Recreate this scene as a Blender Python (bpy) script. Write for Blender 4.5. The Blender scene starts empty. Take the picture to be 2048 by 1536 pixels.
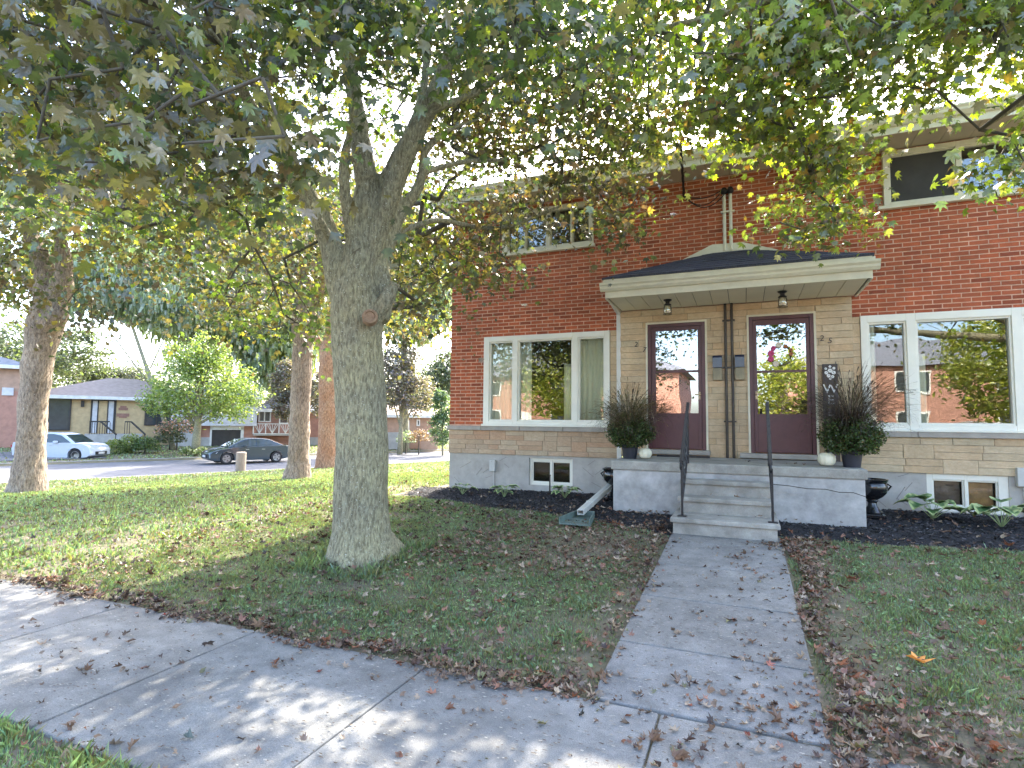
import bpy, bmesh, math, random
import numpy as np
from mathutils import Vector, Matrix, Euler, noise
random.seed(7); rng = np.random.default_rng(7)
S = bpy.context.scene; COL = S.collection
PI = math.pi
# ------------------------------------------------------------------ camera
FPX = 1112.0
RM = Matrix(((.9228445, .01709595, .38479315), (.38503484, -.06767612, -.92041736), (.01030589, .99756086, -.06903707)))
CAM = Vector((0, -9.5, 1.55))
cd = bpy.data.cameras.new('camera'); cam = bpy.data.objects.new('camera', cd); COL.objects.link(cam)
cd.sensor_width = 36; cd.sensor_fit = 'HORIZONTAL'; cd.lens = FPX / 2048 * 36; cd.clip_end = 2000; cd.clip_start = .05
cam.matrix_world = Matrix.Translation(CAM) @ RM.to_4x4(); S.camera = cam
# ------------------------------------------------------------------ sky, sun, exposure
SUN_EL, SUN_DIR = math.radians(43), (0.06, -1.0)
w = bpy.data.worlds.new('World'); S.world = w; w.use_nodes = True
nt = w.node_tree; bg = nt.nodes['Background']; sky = nt.nodes.new('ShaderNodeTexSky'); sky.sky_type = 'NISHITA'
sky.sun_disc = False; sky.sun_elevation = SUN_EL; sky.sun_rotation = math.atan2(-SUN_DIR[0], -SUN_DIR[1])
sky.dust_density = 3.0; sky.air_density = .9; sky.ozone_density = .6
nt.links.new(sky.outputs[0], bg.inputs[0]); bg.inputs[1].default_value = 0.15
sd = bpy.data.lights.new('sun', 'SUN'); so = bpy.data.objects.new('sun', sd); COL.objects.link(so)
sd.energy = 2.0; sd.angle = math.radians(.6); sd.color = (1, .93, .8)
so.rotation_euler = Vector((SUN_DIR[0], SUN_DIR[1], -math.tan(SUN_EL) * math.hypot(*SUN_DIR))).to_track_quat('-Z', 'Y').to_euler()
S.view_settings.view_transform = 'Standard'; S.view_settings.look = 'None'; S.view_settings.gamma = 1
S.view_settings.exposure = 3.1
S.cycles.max_bounces = 8; S.cycles.transparent_max_bounces = 12; S.cycles.transmission_bounces = 4

# ------------------------------------------------------------------ helpers
def P(px, py, d):
    """point seen at pixel (px,py) of the 2048 px photo at depth d"""
    return CAM + RM @ Vector(((px - 1024) / FPX * d, -(py - 768) / FPX * d, -d))
def PZ(px, py, z):
    r = RM @ Vector((px - 1024, -(py - 768), -FPX)); return CAM + r * ((z - CAM.z) / r.z)
def PY(px, py, y):
    r = RM @ Vector((px - 1024, -(py - 768), -FPX)); return CAM + r * ((y - CAM.y) / r.y)

WL = {}
def tag(o, label=None, cat=None, group=None, kind=None):
    if label: o['label'] = label
    if cat: o['category'] = cat
    if group: o['group'] = group
    if kind: o['kind'] = kind
    return o
def empty(name, loc, label=None, cat=None, group=None, rz=0, kind=None):
    o = bpy.data.objects.new(name, None); COL.objects.link(o); o.location = loc; o.rotation_euler = (0, 0, rz)
    o.empty_display_size = .1; WL[o] = Vector(loc)
    return tag(o, label, cat, group, kind)
def link(name, me, mat=None, parent=None, origin=None):
    """mesh given in world coordinates (parent's location is subtracted), or local if parent was rotated"""
    o = bpy.data.objects.new(name, me); COL.objects.link(o)
    if mat is not None and not me.materials: me.materials.append(mat)
    if parent is not None: o.parent = parent
    WL[o] = Vector((0, 0, 0)) if parent is None else WL.get(parent, Vector((0, 0, 0))).copy()
    return o
class MB:
    def __init__(s): s.v = []; s.f = []; s.m = []
    def add(s, vs, fs, mi=0):
        b = len(s.v); s.v += [tuple(v) for v in vs]; s.f += [tuple(b + i for i in f) for f in fs]; s.m += [mi] * len(fs); return s
    def box(s, x0, x1, y0, y1, z0, z1, mi=0, M=None):
        vs = [Vector((x, y, z)) for x in (x0, x1) for y in (y0, y1) for z in (z0, z1)]
        if M is not None: vs = [M @ v for v in vs]
        return s.add(vs, [(0, 1, 3, 2), (4, 6, 7, 5), (0, 4, 5, 1), (2, 3, 7, 6), (0, 2, 6, 4), (1, 5, 7, 3)], mi)
    def bar(s, a, b, wd, ht, mi=0):
        a = Vector(a); b = Vector(b); L = (b - a).length
        M = Matrix.Translation(a) @ (b - a).to_track_quat('X', 'Z').to_matrix().to_4x4()
        return s.box(0, L, -wd / 2, wd / 2, -ht / 2, ht / 2, mi, M)
    def tube(s, pts, rad, n=8, cap=True, mi=0):
        pts = [Vector(p) for p in pts]; k = len(pts)
        if not hasattr(rad, '__len__'): rad = [rad] * k
        vs = []; up = None
        for i in range(k):
            t = (pts[min(i + 1, k - 1)] - pts[max(i - 1, 0)]); t = t.normalized() if t.length > 1e-9 else Vector((0, 0, 1))
            if up is None: up = t.orthogonal().normalized()
            up = (up - t * up.dot(t)); up = up.normalized() if up.length > 1e-6 else t.orthogonal().normalized()
            r = t.cross(up)
            for j in range(n):
                a = 2 * PI * j / n; vs.append(pts[i] + (up * math.cos(a) + r * math.sin(a)) * rad[i])
        fs = [(i * n + j, i * n + (j + 1) % n, (i + 1) * n + (j + 1) % n, (i + 1) * n + j) for i in range(k - 1) for j in range(n)]
        if cap: fs += [tuple(reversed(range(n))), tuple(range((k - 1) * n, k * n))]
        return s.add(vs, fs, mi)
    def lathe(s, prof, c, n=24, mi=0, M=None):
        c = Vector(c); vs = []
        for (r, z) in prof:
            for j in range(n):
                a = 2 * PI * j / n; v = Vector((r * math.cos(a), r * math.sin(a), z)); v = (M @ v if M is not None else v) + c; vs.append(v)
        k = len(prof)
        fs = [(i * n + j, i * n + (j + 1) % n, (i + 1) * n + (j + 1) % n, (i + 1) * n + j) for i in range(k - 1) for j in range(n)]
        fs += [tuple(reversed(range(n))), tuple(range((k - 1) * n, k * n))]
        return s.add(vs, fs, mi)
    def prism(s, poly, off, mi=0):
        """closed polygon (3d points) pushed by vector off"""
        a = [Vector(p) for p in poly]; off = Vector(off); n = len(a)
        return s.add(a + [p + off for p in a], [tuple(range(n)), tuple(range(2 * n - 1, n - 1, -1))] + [(i, i + n, (i + 1) % n + n, (i + 1) % n) for i in range(n)], mi)
    def build(s, name, mat, parent=None, smooth=False, local=False, bevel=0, label=None, kind=None):
        me = bpy.data.meshes.new(name)
        o0 = Vector((0, 0, 0)) if (parent is None or local) else WL[parent]
        me.from_pydata([(v[0] - o0.x, v[1] - o0.y, v[2] - o0.z) for v in s.v], [], s.f)
        for mm in (mat if isinstance(mat, (list, tuple)) else [mat]): me.materials.append(mm)
        if any(s.m): me.polygons.foreach_set('material_index', s.m)
        bm = bmesh.new(); bm.from_mesh(me); bmesh.ops.recalc_face_normals(bm, faces=bm.faces)
        bm.to_mesh(me); bm.free()
        if smooth:
            me.polygons.foreach_set('use_smooth', [True] * len(me.polygons))
            if smooth != 'all': me.set_sharp_from_angle(angle=math.radians(40))
        o = link(name, me, None, parent)
        if bevel:
            md = o.modifiers.new('bevel', 'BEVEL'); md.width = bevel; md.segments = 2; md.limit_method = 'ANGLE'; md.angle_limit = .7
        if kind: o['kind'] = kind
        if label: o['label'] = label
        return o
def npmesh(name, V, F, mat, parent=None, colors=None, smooth=False, kind=None):
    """V (n,3), F (m,k) int; colors per vertex (n,3) -> attribute col. V in world coordinates."""
    me = bpy.data.meshes.new(name)
    o0 = WL[parent] if parent is not None else Vector((0, 0, 0))
    V = V - np.array(o0)
    n, (m, k) = len(V), F.shape
    me.vertices.add(n); me.vertices.foreach_set('co', V.astype(np.float32).ravel())
    me.loops.add(m * k); me.loops.foreach_set('vertex_index', F.astype(np.int32).ravel())
    me.polygons.add(m); me.polygons.foreach_set('loop_start', np.arange(0, m * k, k, dtype=np.int32))
    try: me.polygons.foreach_set('loop_total', np.full(m, k, dtype=np.int32))
    except Exception: pass
    if smooth: me.polygons.foreach_set('use_smooth', np.ones(m, dtype=bool))
    me.update(calc_edges=True); me.validate()
    if colors is not None:
        a = me.color_attributes.new('col', 'FLOAT_COLOR', 'POINT')
        a.data.foreach_set('color', np.hstack([colors, np.ones((len(colors), 1))]).astype(np.float32).ravel())
    o = link(name, me, mat, parent)
    if kind: o['kind'] = kind
    return o
def cut(x0, x1, z0, z1, holes):
    """rectangle minus holes -> list of cells"""
    xs = sorted({x0, x1, *[min(max(h[i], x0), x1) for h in holes for i in (0, 1)]})
    out = []
    for a, b in zip(xs, xs[1:]):
        if b - a < 1e-5: continue
        hs = sorted([(max(h[2], z0), min(h[3], z1)) for h in holes if h[0] < (a + b) / 2 < h[1]]); z = z0
        for h0, h1 in hs:
            if h1 <= z: continue
            if h0 > z: out.append((a, b, z, h0))
            z = max(z, h1)
        if z < z1: out.append((a, b, z, z1))
    return out

# ------------------------------------------------------------------ materials
def rgb(c): return (c[0], c[1], c[2], 1)
def mat(name, col=(.5, .5, .5), rough=.7, metal=0, var=0, scale=8, bump=0, bscale=40, col2=None, obj_random=None, spec=.5, detail=4, coat=0, randcol=None, stretch=None, attr=False, stain=0, speck=0):
    """procedural Principled: noise between col and col2 (or +-var), optional bump and per-object variation"""
    m = bpy.data.materials.new(name); m.use_nodes = True; t = m.node_tree; L = t.links.new; N = t.nodes.new
    b = t.nodes['Principled BSDF']; b.inputs['Roughness'].default_value = rough; b.inputs['Metallic'].default_value = metal
    b.inputs['Specular IOR Level'].default_value = spec; b.inputs['Coat Weight'].default_value = coat
    tc = N('ShaderNodeTexCoord'); src = tc.outputs['Object']
    if stretch:
        mp = N('ShaderNodeMapping'); mp.inputs['Scale'].default_value = stretch; L(src, mp.inputs[0]); src = mp.outputs[0]
    if col2 is None: col2 = tuple(min(1, c * (1 + var)) for c in col); col = tuple(c * (1 - var) for c in col)
    n1 = N('ShaderNodeTexNoise'); n1.inputs['Scale'].default_value = scale; n1.inputs['Detail'].default_value = detail; n1.inputs['Roughness'].default_value = .65
    L(src, n1.inputs['Vector'])
    cr = N('ShaderNodeValToRGB'); cr.color_ramp.elements[0].position = .35; cr.color_ramp.elements[1].position = .65
    cr.color_ramp.elements[0].color = rgb(col); cr.color_ramp.elements[1].color = rgb(col2); L(n1.outputs[0], cr.inputs[0]); out = cr.outputs[0]
    if attr:
        at = N('ShaderNodeAttribute'); at.attribute_name = 'col'; mx = N('ShaderNodeMix'); mx.data_type = 'RGBA'; mx.blend_type = 'MULTIPLY'; mx.inputs[0].default_value = 1
        L(out, mx.inputs[6]); L(at.outputs[0], mx.inputs[7]); out = mx.outputs[2]
    if randcol:
        oi = N('ShaderNodeObjectInfo'); r2 = N('ShaderNodeValToRGB'); r2.color_ramp.interpolation = 'LINEAR'
        els = r2.color_ramp.elements
        for i, c in enumerate(randcol):
            if i < 2: e = els[i]; e.position = i / (len(randcol) - 1)
            else: e = els.new(i / (len(randcol) - 1))
            e.color = rgb(c)
        for i, c in enumerate(randcol): pass
        L(oi.outputs['Random'], r2.inputs[0]); mx = N('ShaderNodeMix'); mx.data_type = 'RGBA'; mx.blend_type = 'MULTIPLY'; mx.inputs[0].default_value = 1
        L(out, mx.inputs[6]); L(r2.outputs[0], mx.inputs[7]); out = mx.outputs[2]
    for amt, sc_, lo_, hi_ in ((stain, .9, .30, .62), (stain * .7, 5.5, .36, .6), (speck, 170, .35, .65)):
        if not amt: continue
        ge = N('ShaderNodeNewGeometry'); ns = N('ShaderNodeTexNoise'); ns.inputs['Scale'].default_value = sc_; ns.inputs['Detail'].default_value = 9 if sc_ < 50 else 2; ns.inputs['Roughness'].default_value = .7; L(ge.outputs['Position'], ns.inputs['Vector'])
        mr = N('ShaderNodeMapRange'); mr.inputs[1].default_value = lo_; mr.inputs[2].default_value = hi_; mr.inputs[3].default_value = 1 - amt; mr.inputs[4].default_value = 1 + amt * .3; L(ns.outputs[0], mr.inputs[0])
        mx = N('ShaderNodeMix'); mx.data_type = 'RGBA'; mx.blend_type = 'MULTIPLY'; mx.inputs[0].default_value = 1; L(out, mx.inputs[6]); L(mr.outputs[0], mx.inputs[7]); out = mx.outputs[2]
    L(out, b.inputs['Base Color'])
    if bump:
        n2 = N('ShaderNodeTexNoise'); n2.inputs['Scale'].default_value = bscale; n2.inputs['Detail'].default_value = 5; L(src, n2.inputs['Vector'])
        bp = N('ShaderNodeBump'); bp.inputs['Strength'].default_value = 1; bp.inputs['Distance'].default_value = bump; L(n2.outputs[0], bp.inputs['Height']); L(bp.outputs[0], b.inputs['Normal'])
    return m
def leafmat(name, transl=.45, randcol=None, gloss=.09, tcol=(2.0, 2.1, .8), grough=.35):
    m = bpy.data.materials.new(name); m.use_nodes = True; t = m.node_tree; L = t.links.new; N = t.nodes.new
    t.nodes.remove(t.nodes['Principled BSDF']); out = t.nodes['Material Output']
    if randcol:
        oi = N('ShaderNodeObjectInfo'); cr = N('ShaderNodeValToRGB'); els = cr.color_ramp.elements
        for i, c in enumerate(randcol):
            p = i / (len(randcol) - 1)
            e = els[i] if i < 2 else els.new(p)
            e.position = p; e.color = rgb(c)
        L(oi.outputs['Random'], cr.inputs[0]); base = cr.outputs[0]
    else:
        at = N('ShaderNodeAttribute'); at.attribute_name = 'col'; base = at.outputs[0]
    tc = N('ShaderNodeTexCoord'); nz = N('ShaderNodeTexNoise'); nz.inputs['Scale'].default_value = 30; L(tc.outputs['Object'], nz.inputs['Vector'])
    mr = N('ShaderNodeMapRange'); mr.inputs[1].default_value = .3; mr.inputs[2].default_value = .7; mr.inputs[3].default_value = .7; mr.inputs[4].default_value = 1.3; L(nz.outputs[0], mr.inputs[0])
    mm = N('ShaderNodeMix'); mm.data_type = 'RGBA'; mm.blend_type = 'MULTIPLY'; mm.inputs[0].default_value = 1; L(base, mm.inputs[6]); L(mr.outputs[0], mm.inputs[7]); base = mm.outputs[2]
    d = N('ShaderNodeBsdfDiffuse'); L(base, d.inputs[0])
    mt = N('ShaderNodeMix'); mt.data_type = 'RGBA'; mt.blend_type = 'MULTIPLY'; mt.inputs[0].default_value = 1; mt.inputs[7].default_value = rgb(tcol); L(base, mt.inputs[6])
    tr = N('ShaderNodeBsdfTranslucent'); L(mt.outputs[2], tr.inputs[0])
    m1 = N('ShaderNodeMixShader'); m1.inputs[0].default_value = transl; L(d.outputs[0], m1.inputs[1]); L(tr.outputs[0], m1.inputs[2])
    g = N('ShaderNodeBsdfGlossy'); g.inputs['Roughness'].default_value = grough; g.inputs[0].default_value = (1, 1, 1, 1)
    m2 = N('ShaderNodeMixShader'); m2.inputs[0].default_value = gloss; L(m1.outputs[0], m2.inputs[1]); L(g.outputs[0], m2.inputs[2])
    L(m2.outputs[0], out.inputs[0]); return m
def glassmat(name, refl=.22, tint=(.8, .85, .82)):
    m = bpy.data.materials.new(name); m.use_nodes = True; t = m.node_tree; L = t.links.new; N = t.nodes.new
    t.nodes.remove(t.nodes['Principled BSDF']); out = t.nodes['Material Output']
    tr = N('ShaderNodeBsdfTransparent'); tr.inputs[0].default_value = rgb(tint); g = N('ShaderNodeBsdfGlossy'); g.inputs['Roughness'].default_value = .0
    fr = N('ShaderNodeLayerWeight'); fr.inputs[0].default_value = .25
    ma = N('ShaderNodeMath'); ma.operation = 'MULTIPLY_ADD'; ma.inputs[1].default_value = .75; ma.inputs[2].default_value = refl; L(fr.outputs['Fresnel'], ma.inputs[0])
    tc = N('ShaderNodeTexCoord'); nz = N('ShaderNodeTexNoise'); nz.inputs['Scale'].default_value = 1.3; bp = N('ShaderNodeBump'); bp.inputs['Distance'].default_value = .004; bp.inputs['Strength'].default_value = .6
    L(tc.outputs['Object'], nz.inputs['Vector']); L(nz.outputs[0], bp.inputs['Height']); L(bp.outputs[0], g.inputs['Normal'])
    mx = N('ShaderNodeMixShader'); L(ma.outputs[0], mx.inputs[0]); L(tr.outputs[0], mx.inputs[1]); L(g.outputs[0], mx.inputs[2]); L(mx.outputs[0], out.inputs[0]); return m
M = {}
M['brick'] = mat('red_brick', (.37, .085, .034), .85, stain=.2, col2=(.50, .14, .058), scale=25, bump=.003, bscale=90, randcol=[(.62, .55, .55), (1, 1, 1), (.8, .8, .8), (1.12, 1.05, 1), (.9, .8, .75)])
M['mortar'] = mat('pink_mortar', (.66, .42, .30), .9, var=.12, stain=.3, scale=12, bump=.002)
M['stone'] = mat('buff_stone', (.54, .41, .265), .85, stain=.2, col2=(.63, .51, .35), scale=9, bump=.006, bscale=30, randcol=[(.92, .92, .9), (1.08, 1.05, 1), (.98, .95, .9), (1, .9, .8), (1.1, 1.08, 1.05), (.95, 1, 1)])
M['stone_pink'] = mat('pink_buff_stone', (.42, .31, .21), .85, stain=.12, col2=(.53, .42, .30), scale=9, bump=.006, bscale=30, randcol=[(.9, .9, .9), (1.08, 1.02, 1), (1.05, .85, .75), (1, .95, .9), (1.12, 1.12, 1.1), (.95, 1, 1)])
M['stone_mortar'] = mat('stone_mortar', (.30, .24, .17), .9, var=.15)
M['ledge'] = mat('limestone_ledge', (.34, .31, .27), .85, var=.12, scale=6, bump=.003)
M['parging'] = mat('parged_foundation', (.39, .37, .335), .9, col2=(.47, .45, .41), stain=.15, scale=3, bump=.004, bscale=25)
M['cream'] = mat('cream_metal', (.70, .67, .53), .5, stain=.1, var=.05, scale=2)
M['cream_trim'] = mat('cream_painted_wood', (.62, .58, .44), .55, var=.08, scale=4)
M['vinyl'] = mat('white_vinyl', (.74, .73, .64), .4, var=.04, scale=3)
M['soffit'] = mat('tan_soffit', (.42, .36, .26), .6, var=.06, scale=2)
M['canopy_soffit'] = mat('cream_canopy_soffit', (.66, .61, .46), .6, var=.05, scale=2)
M['joint'] = mat('dark_joint', (.05, .045, .035), .9)
M['shingle'] = mat('charcoal_shingle', (.022, .025, .04), .9, col2=(.06, .065, .085), scale=60, bump=.003, bscale=200, randcol=[(.7, .7, .7), (1.3, 1.3, 1.35), (1, 1, 1), (.85, .85, 1)])
M['maroon'] = mat('maroon_paint', (.10, .038, .040), .38, var=.12, scale=2, stain=.18, spec=.4)
M['conc'] = mat('porch_concrete', (.33, .31, .27), .9, col2=(.43, .41, .365), stain=.3, speck=.18, scale=4, bump=.003, bscale=120)
M['conc_patch'] = mat('patched_concrete', (.34, .335, .32), .85, col2=(.50, .49, .475), stain=.25, scale=3.2, bump=.005, bscale=20, detail=8)
M['black_iron'] = mat('black_iron', (.012, .012, .014), .4, var=.2, scale=10, spec=.5)
M['black_pot'] = mat('black_plastic_pot', (.018, .02, .03), .5, var=.2)
M['urn'] = mat('glossy_black_urn', (.008, .009, .011), .18, var=.3, scale=10, coat=.5)
M['pumpkin'] = mat('white_pumpkin', (.72, .67, .48), .5, col2=(.80, .76, .60), scale=4)
M['pstem'] = mat('pumpkin_stem', (.38, .33, .2), .8, var=.2, scale=20)
M['dark_metal'] = mat('bronze_conduit', (.05, .042, .033), .45, var=.3, scale=6, metal=.3)
M['mail_dark'] = mat('navy_mailbox', (.02, .025, .055), .35, var=.2, coat=.3)
M['mail_tan'] = mat('tan_mailbox_panel', (.19, .165, .10), .4, var=.2, metal=.3)
M['curtain'] = mat('beige_curtain', (.85, .82, .66), .9, var=.08, scale=3, stretch=(14, 14, .4))
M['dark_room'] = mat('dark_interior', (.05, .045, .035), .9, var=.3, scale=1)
M['screen'] = mat('insect_screen', (.045, .042, .038), .8, var=.2, scale=2)
M['warm_room'] = mat('basement_blind', (.14, .10, .075), .8, var=.1, scale=3)
M['amber'] = mat('amber_blind', (.30, .17, .06), .7, var=.3, scale=9)
M['glass'] = glassmat('window_glass', .10, (.9, .93, .9))
M['glass_low'] = glassmat('basement_glass', .02, (.95, .95, .93))
M['glass_door'] = glassmat('storm_door_glass', .30, (.7, .72, .72))
M['lamp_glass'] = glassmat('lamp_glass', .12, (.95, .95, .9))
M['brass'] = mat('tarnished_brass', (.25, .19, .12), .35, metal=.8, var=.2)
M['alu'] = mat('white_aluminium', (.60, .60, .56), .4, var=.06, scale=4)
M['splash'] = mat('green_splash_block', (.12, .17, .15), .6, var=.2)
M['plate'] = mat('grey_utility_box', (.50, .50, .47), .5, var=.05)
M['cable'] = mat('black_cable', (.012, .01, .01), .6)
M['wood_sign'] = mat('weathered_sign_wood', (.075, .06, .055), .8, var=.3, scale=5, stretch=(8, 8, .8))
M['leafattr'] = leafmat('leaf_tinted', .35, gloss=.04)
M['white_paint'] = mat('white_lettering', (.75, .75, .72), .7)
M['pink'] = mat('pink_bloom', (.55, .07, .2), .7, var=.2, scale=30)
M['ivory'] = mat('ivory_bloom', (.7, .62, .5), .7, var=.1)
M['rust'] = mat('rust_bloom', (.35, .13, .05), .7, var=.2)
M['wreath'] = mat('wreath_twigs', (.10, .08, .04), .9, var=.3)
# ------------------------------------------------------------------ terrain
RP, RT, RN = np.array([-22.5, 9.0]), np.array([.409, .9125]), np.array([-.9125, .409])   # near kerb of the side street
def hz(x, y):
    x = np.asarray(x, float); y = np.asarray(y, float)
    s = (x - RP[0]) * RN[0] + (y - RP[1]) * RN[1]
    plane = np.minimum(-.9 - .0615 * s, .7)
    front = np.clip((y + 6.35) * .066, 0, .25) + np.clip((y + 2.6) * .02, 0, .05)
    k = .12; h = -k * np.log(np.exp(-np.minimum(front, 2) / k) + np.exp(-plane / k)) + .008
    far = -.88 + np.clip(s - 11.6, 0, 40) * .03
    return np.where(s < 0.02, h, np.where(s < 11.45, -1.06, far))
def H(x, y): return float(hz(x, y))
def G(px, py):
    """ground point under a pixel"""
    z = 0.
    for _ in range(60):
        p = PZ(px, py, z); z = .5 * z + .5 * H(p.x, p.y)
    return PZ(px, py, z)
def ST(s, t): return RP[0] + RN[0] * s + RT[0] * t, RP[1] + RN[1] * s + RT[1] * t

M['soil'] = mat('lawn_soil', (.13, .125, .065), .95, col2=(.19, .155, .11), scale=2.2, bump=.012, bscale=30, detail=8)
M['asphalt'] = mat('asphalt', (.10, .10, .11), .9, col2=(.15, .15, .16), scale=1.2, bump=.004, bscale=60, detail=8)
M['kerb'] = mat('kerb_concrete', (.36, .34, .32), .9, var=.15, scale=3)
M['walk'] = mat('sidewalk_concrete', (.25, .243, .23), .9, col2=(.325, .315, .295), stain=.34, speck=.32, scale=2.5, bump=.0025, bscale=150, detail=10, randcol=[(.95, .95, .95), (1.05, 1.04, 1.03), (1, 1, 1), (.98, .99, 1.02)])
M['mulch'] = mat('black_mulch', (.012, .011, .013), .9, col2=(.03, .027, .03), scale=30, bump=.02, bscale=45)
ss = np.array([-500, -200, -100, -60, -45, -36, -30] + list(np.arange(-27, -.2, .35)) + [-.02, .05, 3, 6, 9, 11.4, 11.5] + list(np.arange(12, 30, 1.)) + [34, 40, 60, 100, 200, 450, 900.])
tt = np.array([-700, -300, -120, -60, -40] + list(np.arange(-32, 22, .5)) + list(np.arange(22, 60, 1.5)) + [70, 90, 140, 250, 500, 900.])
SS, TT = np.meshgrid(ss, tt, indexing='ij'); GX, GY = ST(SS, TT); GZ = hz(GX, GY)
V = np.stack([GX, GY, GZ], -1).reshape(-1, 3); ni, nj = SS.shape
I, J = np.meshgrid(np.arange(ni - 1), np.arange(nj - 1), indexing='ij'); a = (I * nj + J).ravel()
F = np.stack([a, a + nj, a + nj + 1, a + 1], -1)
gr = npmesh('ground', V, F[:, ::-1], M['soil'], smooth=True); gr['kind'] = 'structure'
# side street, its kerbs, front street
def ribbon(name, s0, s1, z, m, t0=-45, t1=140, kind='structure', thick=.02):
    mb = MB(); n = 24
    for i in range(n):
        a0 = t0 + (t1 - t0) * i / n; a1 = t0 + (t1 - t0) * (i + 1) / n
        q = [(*ST(s0, a0), z), (*ST(s1, a0), z), (*ST(s1, a1), z), (*ST(s0, a1), z)]
        mb.prism([(p[0], p[1], p[2] - thick) for p in q], (0, 0, thick))
    o = mb.build(name, m); o['kind'] = kind; return o
ribbon('road', -.0, 11.5, -1.0, M['asphalt'])
ribbon('kerb', -.16, 0, -.86, M['kerb'], thick=.25); ribbon('kerb', 11.5, 11.66, -.86, M['kerb'], thick=.25)
b = MB(); b.box(-60, 60, -21, -12.5, -.05, .03); o = b.build('street', M['asphalt']); o['kind'] = 'structure'
# sidewalk slabs
sw = empty('sidewalk', (0, -7.05, 0), kind='structure')
def slab(x0, x1, y0, y1, parent, th=.09, lift=.02, gap=.006, m='walk'):
    j = lambda: random.uniform(-.003, .003)
    q = [(x0 + gap, y0 + gap), (x1 - gap, y0 + gap), (x1 - gap, y1 - gap), (x0 + gap, y1 - gap)]
    top = [(x, y, H(x, y) + lift + j()) for x, y in q]
    mb = MB(); mb.add(top + [(x, y, z - th) for x, y, z in top], [(0, 1, 2, 3), (7, 6, 5, 4), (0, 4, 5, 1), (1, 5, 6, 2), (2, 6, 7, 3), (3, 7, 4, 0)])
    o = mb.build('slab', M[m], parent, bevel=.008); return o
x = 6.66
while x > -24:
    slab(x - 1.42, x, -7.78, -6.38, sw); x -= 1.42
wk = empty('walkway', (-.22, -4.4, .1), kind='structure')
for y0, y1 in ((-6.365, -5.62), (-5.62, -4.72), (-4.72, -3.82), (-3.82, -2.95), (-2.95, -2.4)):
    slab(-.82, .36, y0, y1, wk, lift=.025)
# mulch bed
edge = [(-5.75, -.85), (-5.2, -1.1), (-4.5, -1.35), (-3.8, -1.65), (-2.9, -1.85), (-2.0, -2.1), (-1.4, -2.45), (-.84, -2.72), (-.5, -2.3), (.3, -2.3), (.42, -2.5), (.7, -2.25), (1.1, -2.4), (1.9, -2.2), (2.7, -2.05), (3.6, -2.0), (5.2, -2.1)]
ex = np.array([e[0] for e in edge]); ey = np.array([e[1] for e in edge])
def bedy(x): return np.interp(x, ex, ey)
def bedz(x, y):
    e = bedy(x); d = np.clip((y - e) / .5, 0, 1); return hz(x, y) + .07 * d - .012
nx, ny = 260, 40; X1 = np.linspace(-5.75, 5.2, nx); T1 = np.linspace(0, 1, ny)
XX, TX = np.meshgrid(X1, T1, indexing='ij'); YY = bedy(XX) * (1 - TX) + .02 * TX + np.sin(XX * 9) * .03 * (1 - TX)
ZZ = bedz(XX, YY) + rng.normal(0, .006, XX.shape) * (TX > 0) + .012 * np.sin(XX * 17 + YY * 23)
ZZ[:, 0] = hz(XX[:, 0], YY[:, 0]) - .01
V = np.stack([XX, YY, ZZ], -1).reshape(-1, 3)
I, J = np.meshgrid(np.arange(nx - 1), np.arange(ny - 1), indexing='ij'); a = (I * ny + J).ravel()
o = npmesh('mulch_bed', V, np.stack([a, a + ny, a + ny + 1, a + 1], -1), M['mulch'], smooth=True); o['kind'] = 'structure'
def rotm(n, tilt=1.0, full=False):
    """n random rotation matrices: random yaw, tilt about a random horizontal axis"""
    yaw = rng.uniform(0, 2 * PI, n); ax = rng.uniform(0, 2 * PI, n); t = rng.normal(0, 1, n) * tilt if not full else rng.uniform(-PI, PI, n)
    c, s = np.cos(yaw), np.sin(yaw); Rz = np.zeros((n, 3, 3)); Rz[:, 0, 0] = c; Rz[:, 0, 1] = -s; Rz[:, 1, 0] = s; Rz[:, 1, 1] = c; Rz[:, 2, 2] = 1
    u = np.stack([np.cos(ax), np.sin(ax), np.zeros(n)], -1); K = np.zeros((n, 3, 3))
    K[:, 0, 1] = -u[:, 2]; K[:, 0, 2] = u[:, 1]; K[:, 1, 0] = u[:, 2]; K[:, 1, 2] = -u[:, 0]; K[:, 2, 0] = -u[:, 1]; K[:, 2, 1] = u[:, 0]
    A = np.eye(3) + np.sin(t)[:, None, None] * K + (1 - np.cos(t))[:, None, None] * (K @ K)
    return A @ Rz
def scatter(name, baseV, baseF, pos, R, sc, mat_, parent=None, colors=None, kind='stuff', smooth=False):
    n = len(pos); k = len(baseV); sc = np.asarray(sc); sc = sc[:, None] if sc.ndim == 1 else sc
    V = np.einsum('nij,kj->nki', R, baseV) * sc[:, None, :] + pos[:, None, :]
    F = (baseF[None] + (np.arange(n) * k)[:, None, None]).reshape(-1, baseF.shape[1])
    C = np.repeat(colors, k, 0) if colors is not None else None
    return npmesh(name, V.reshape(-1, 3), F, mat_, parent, C, smooth, kind)
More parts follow.
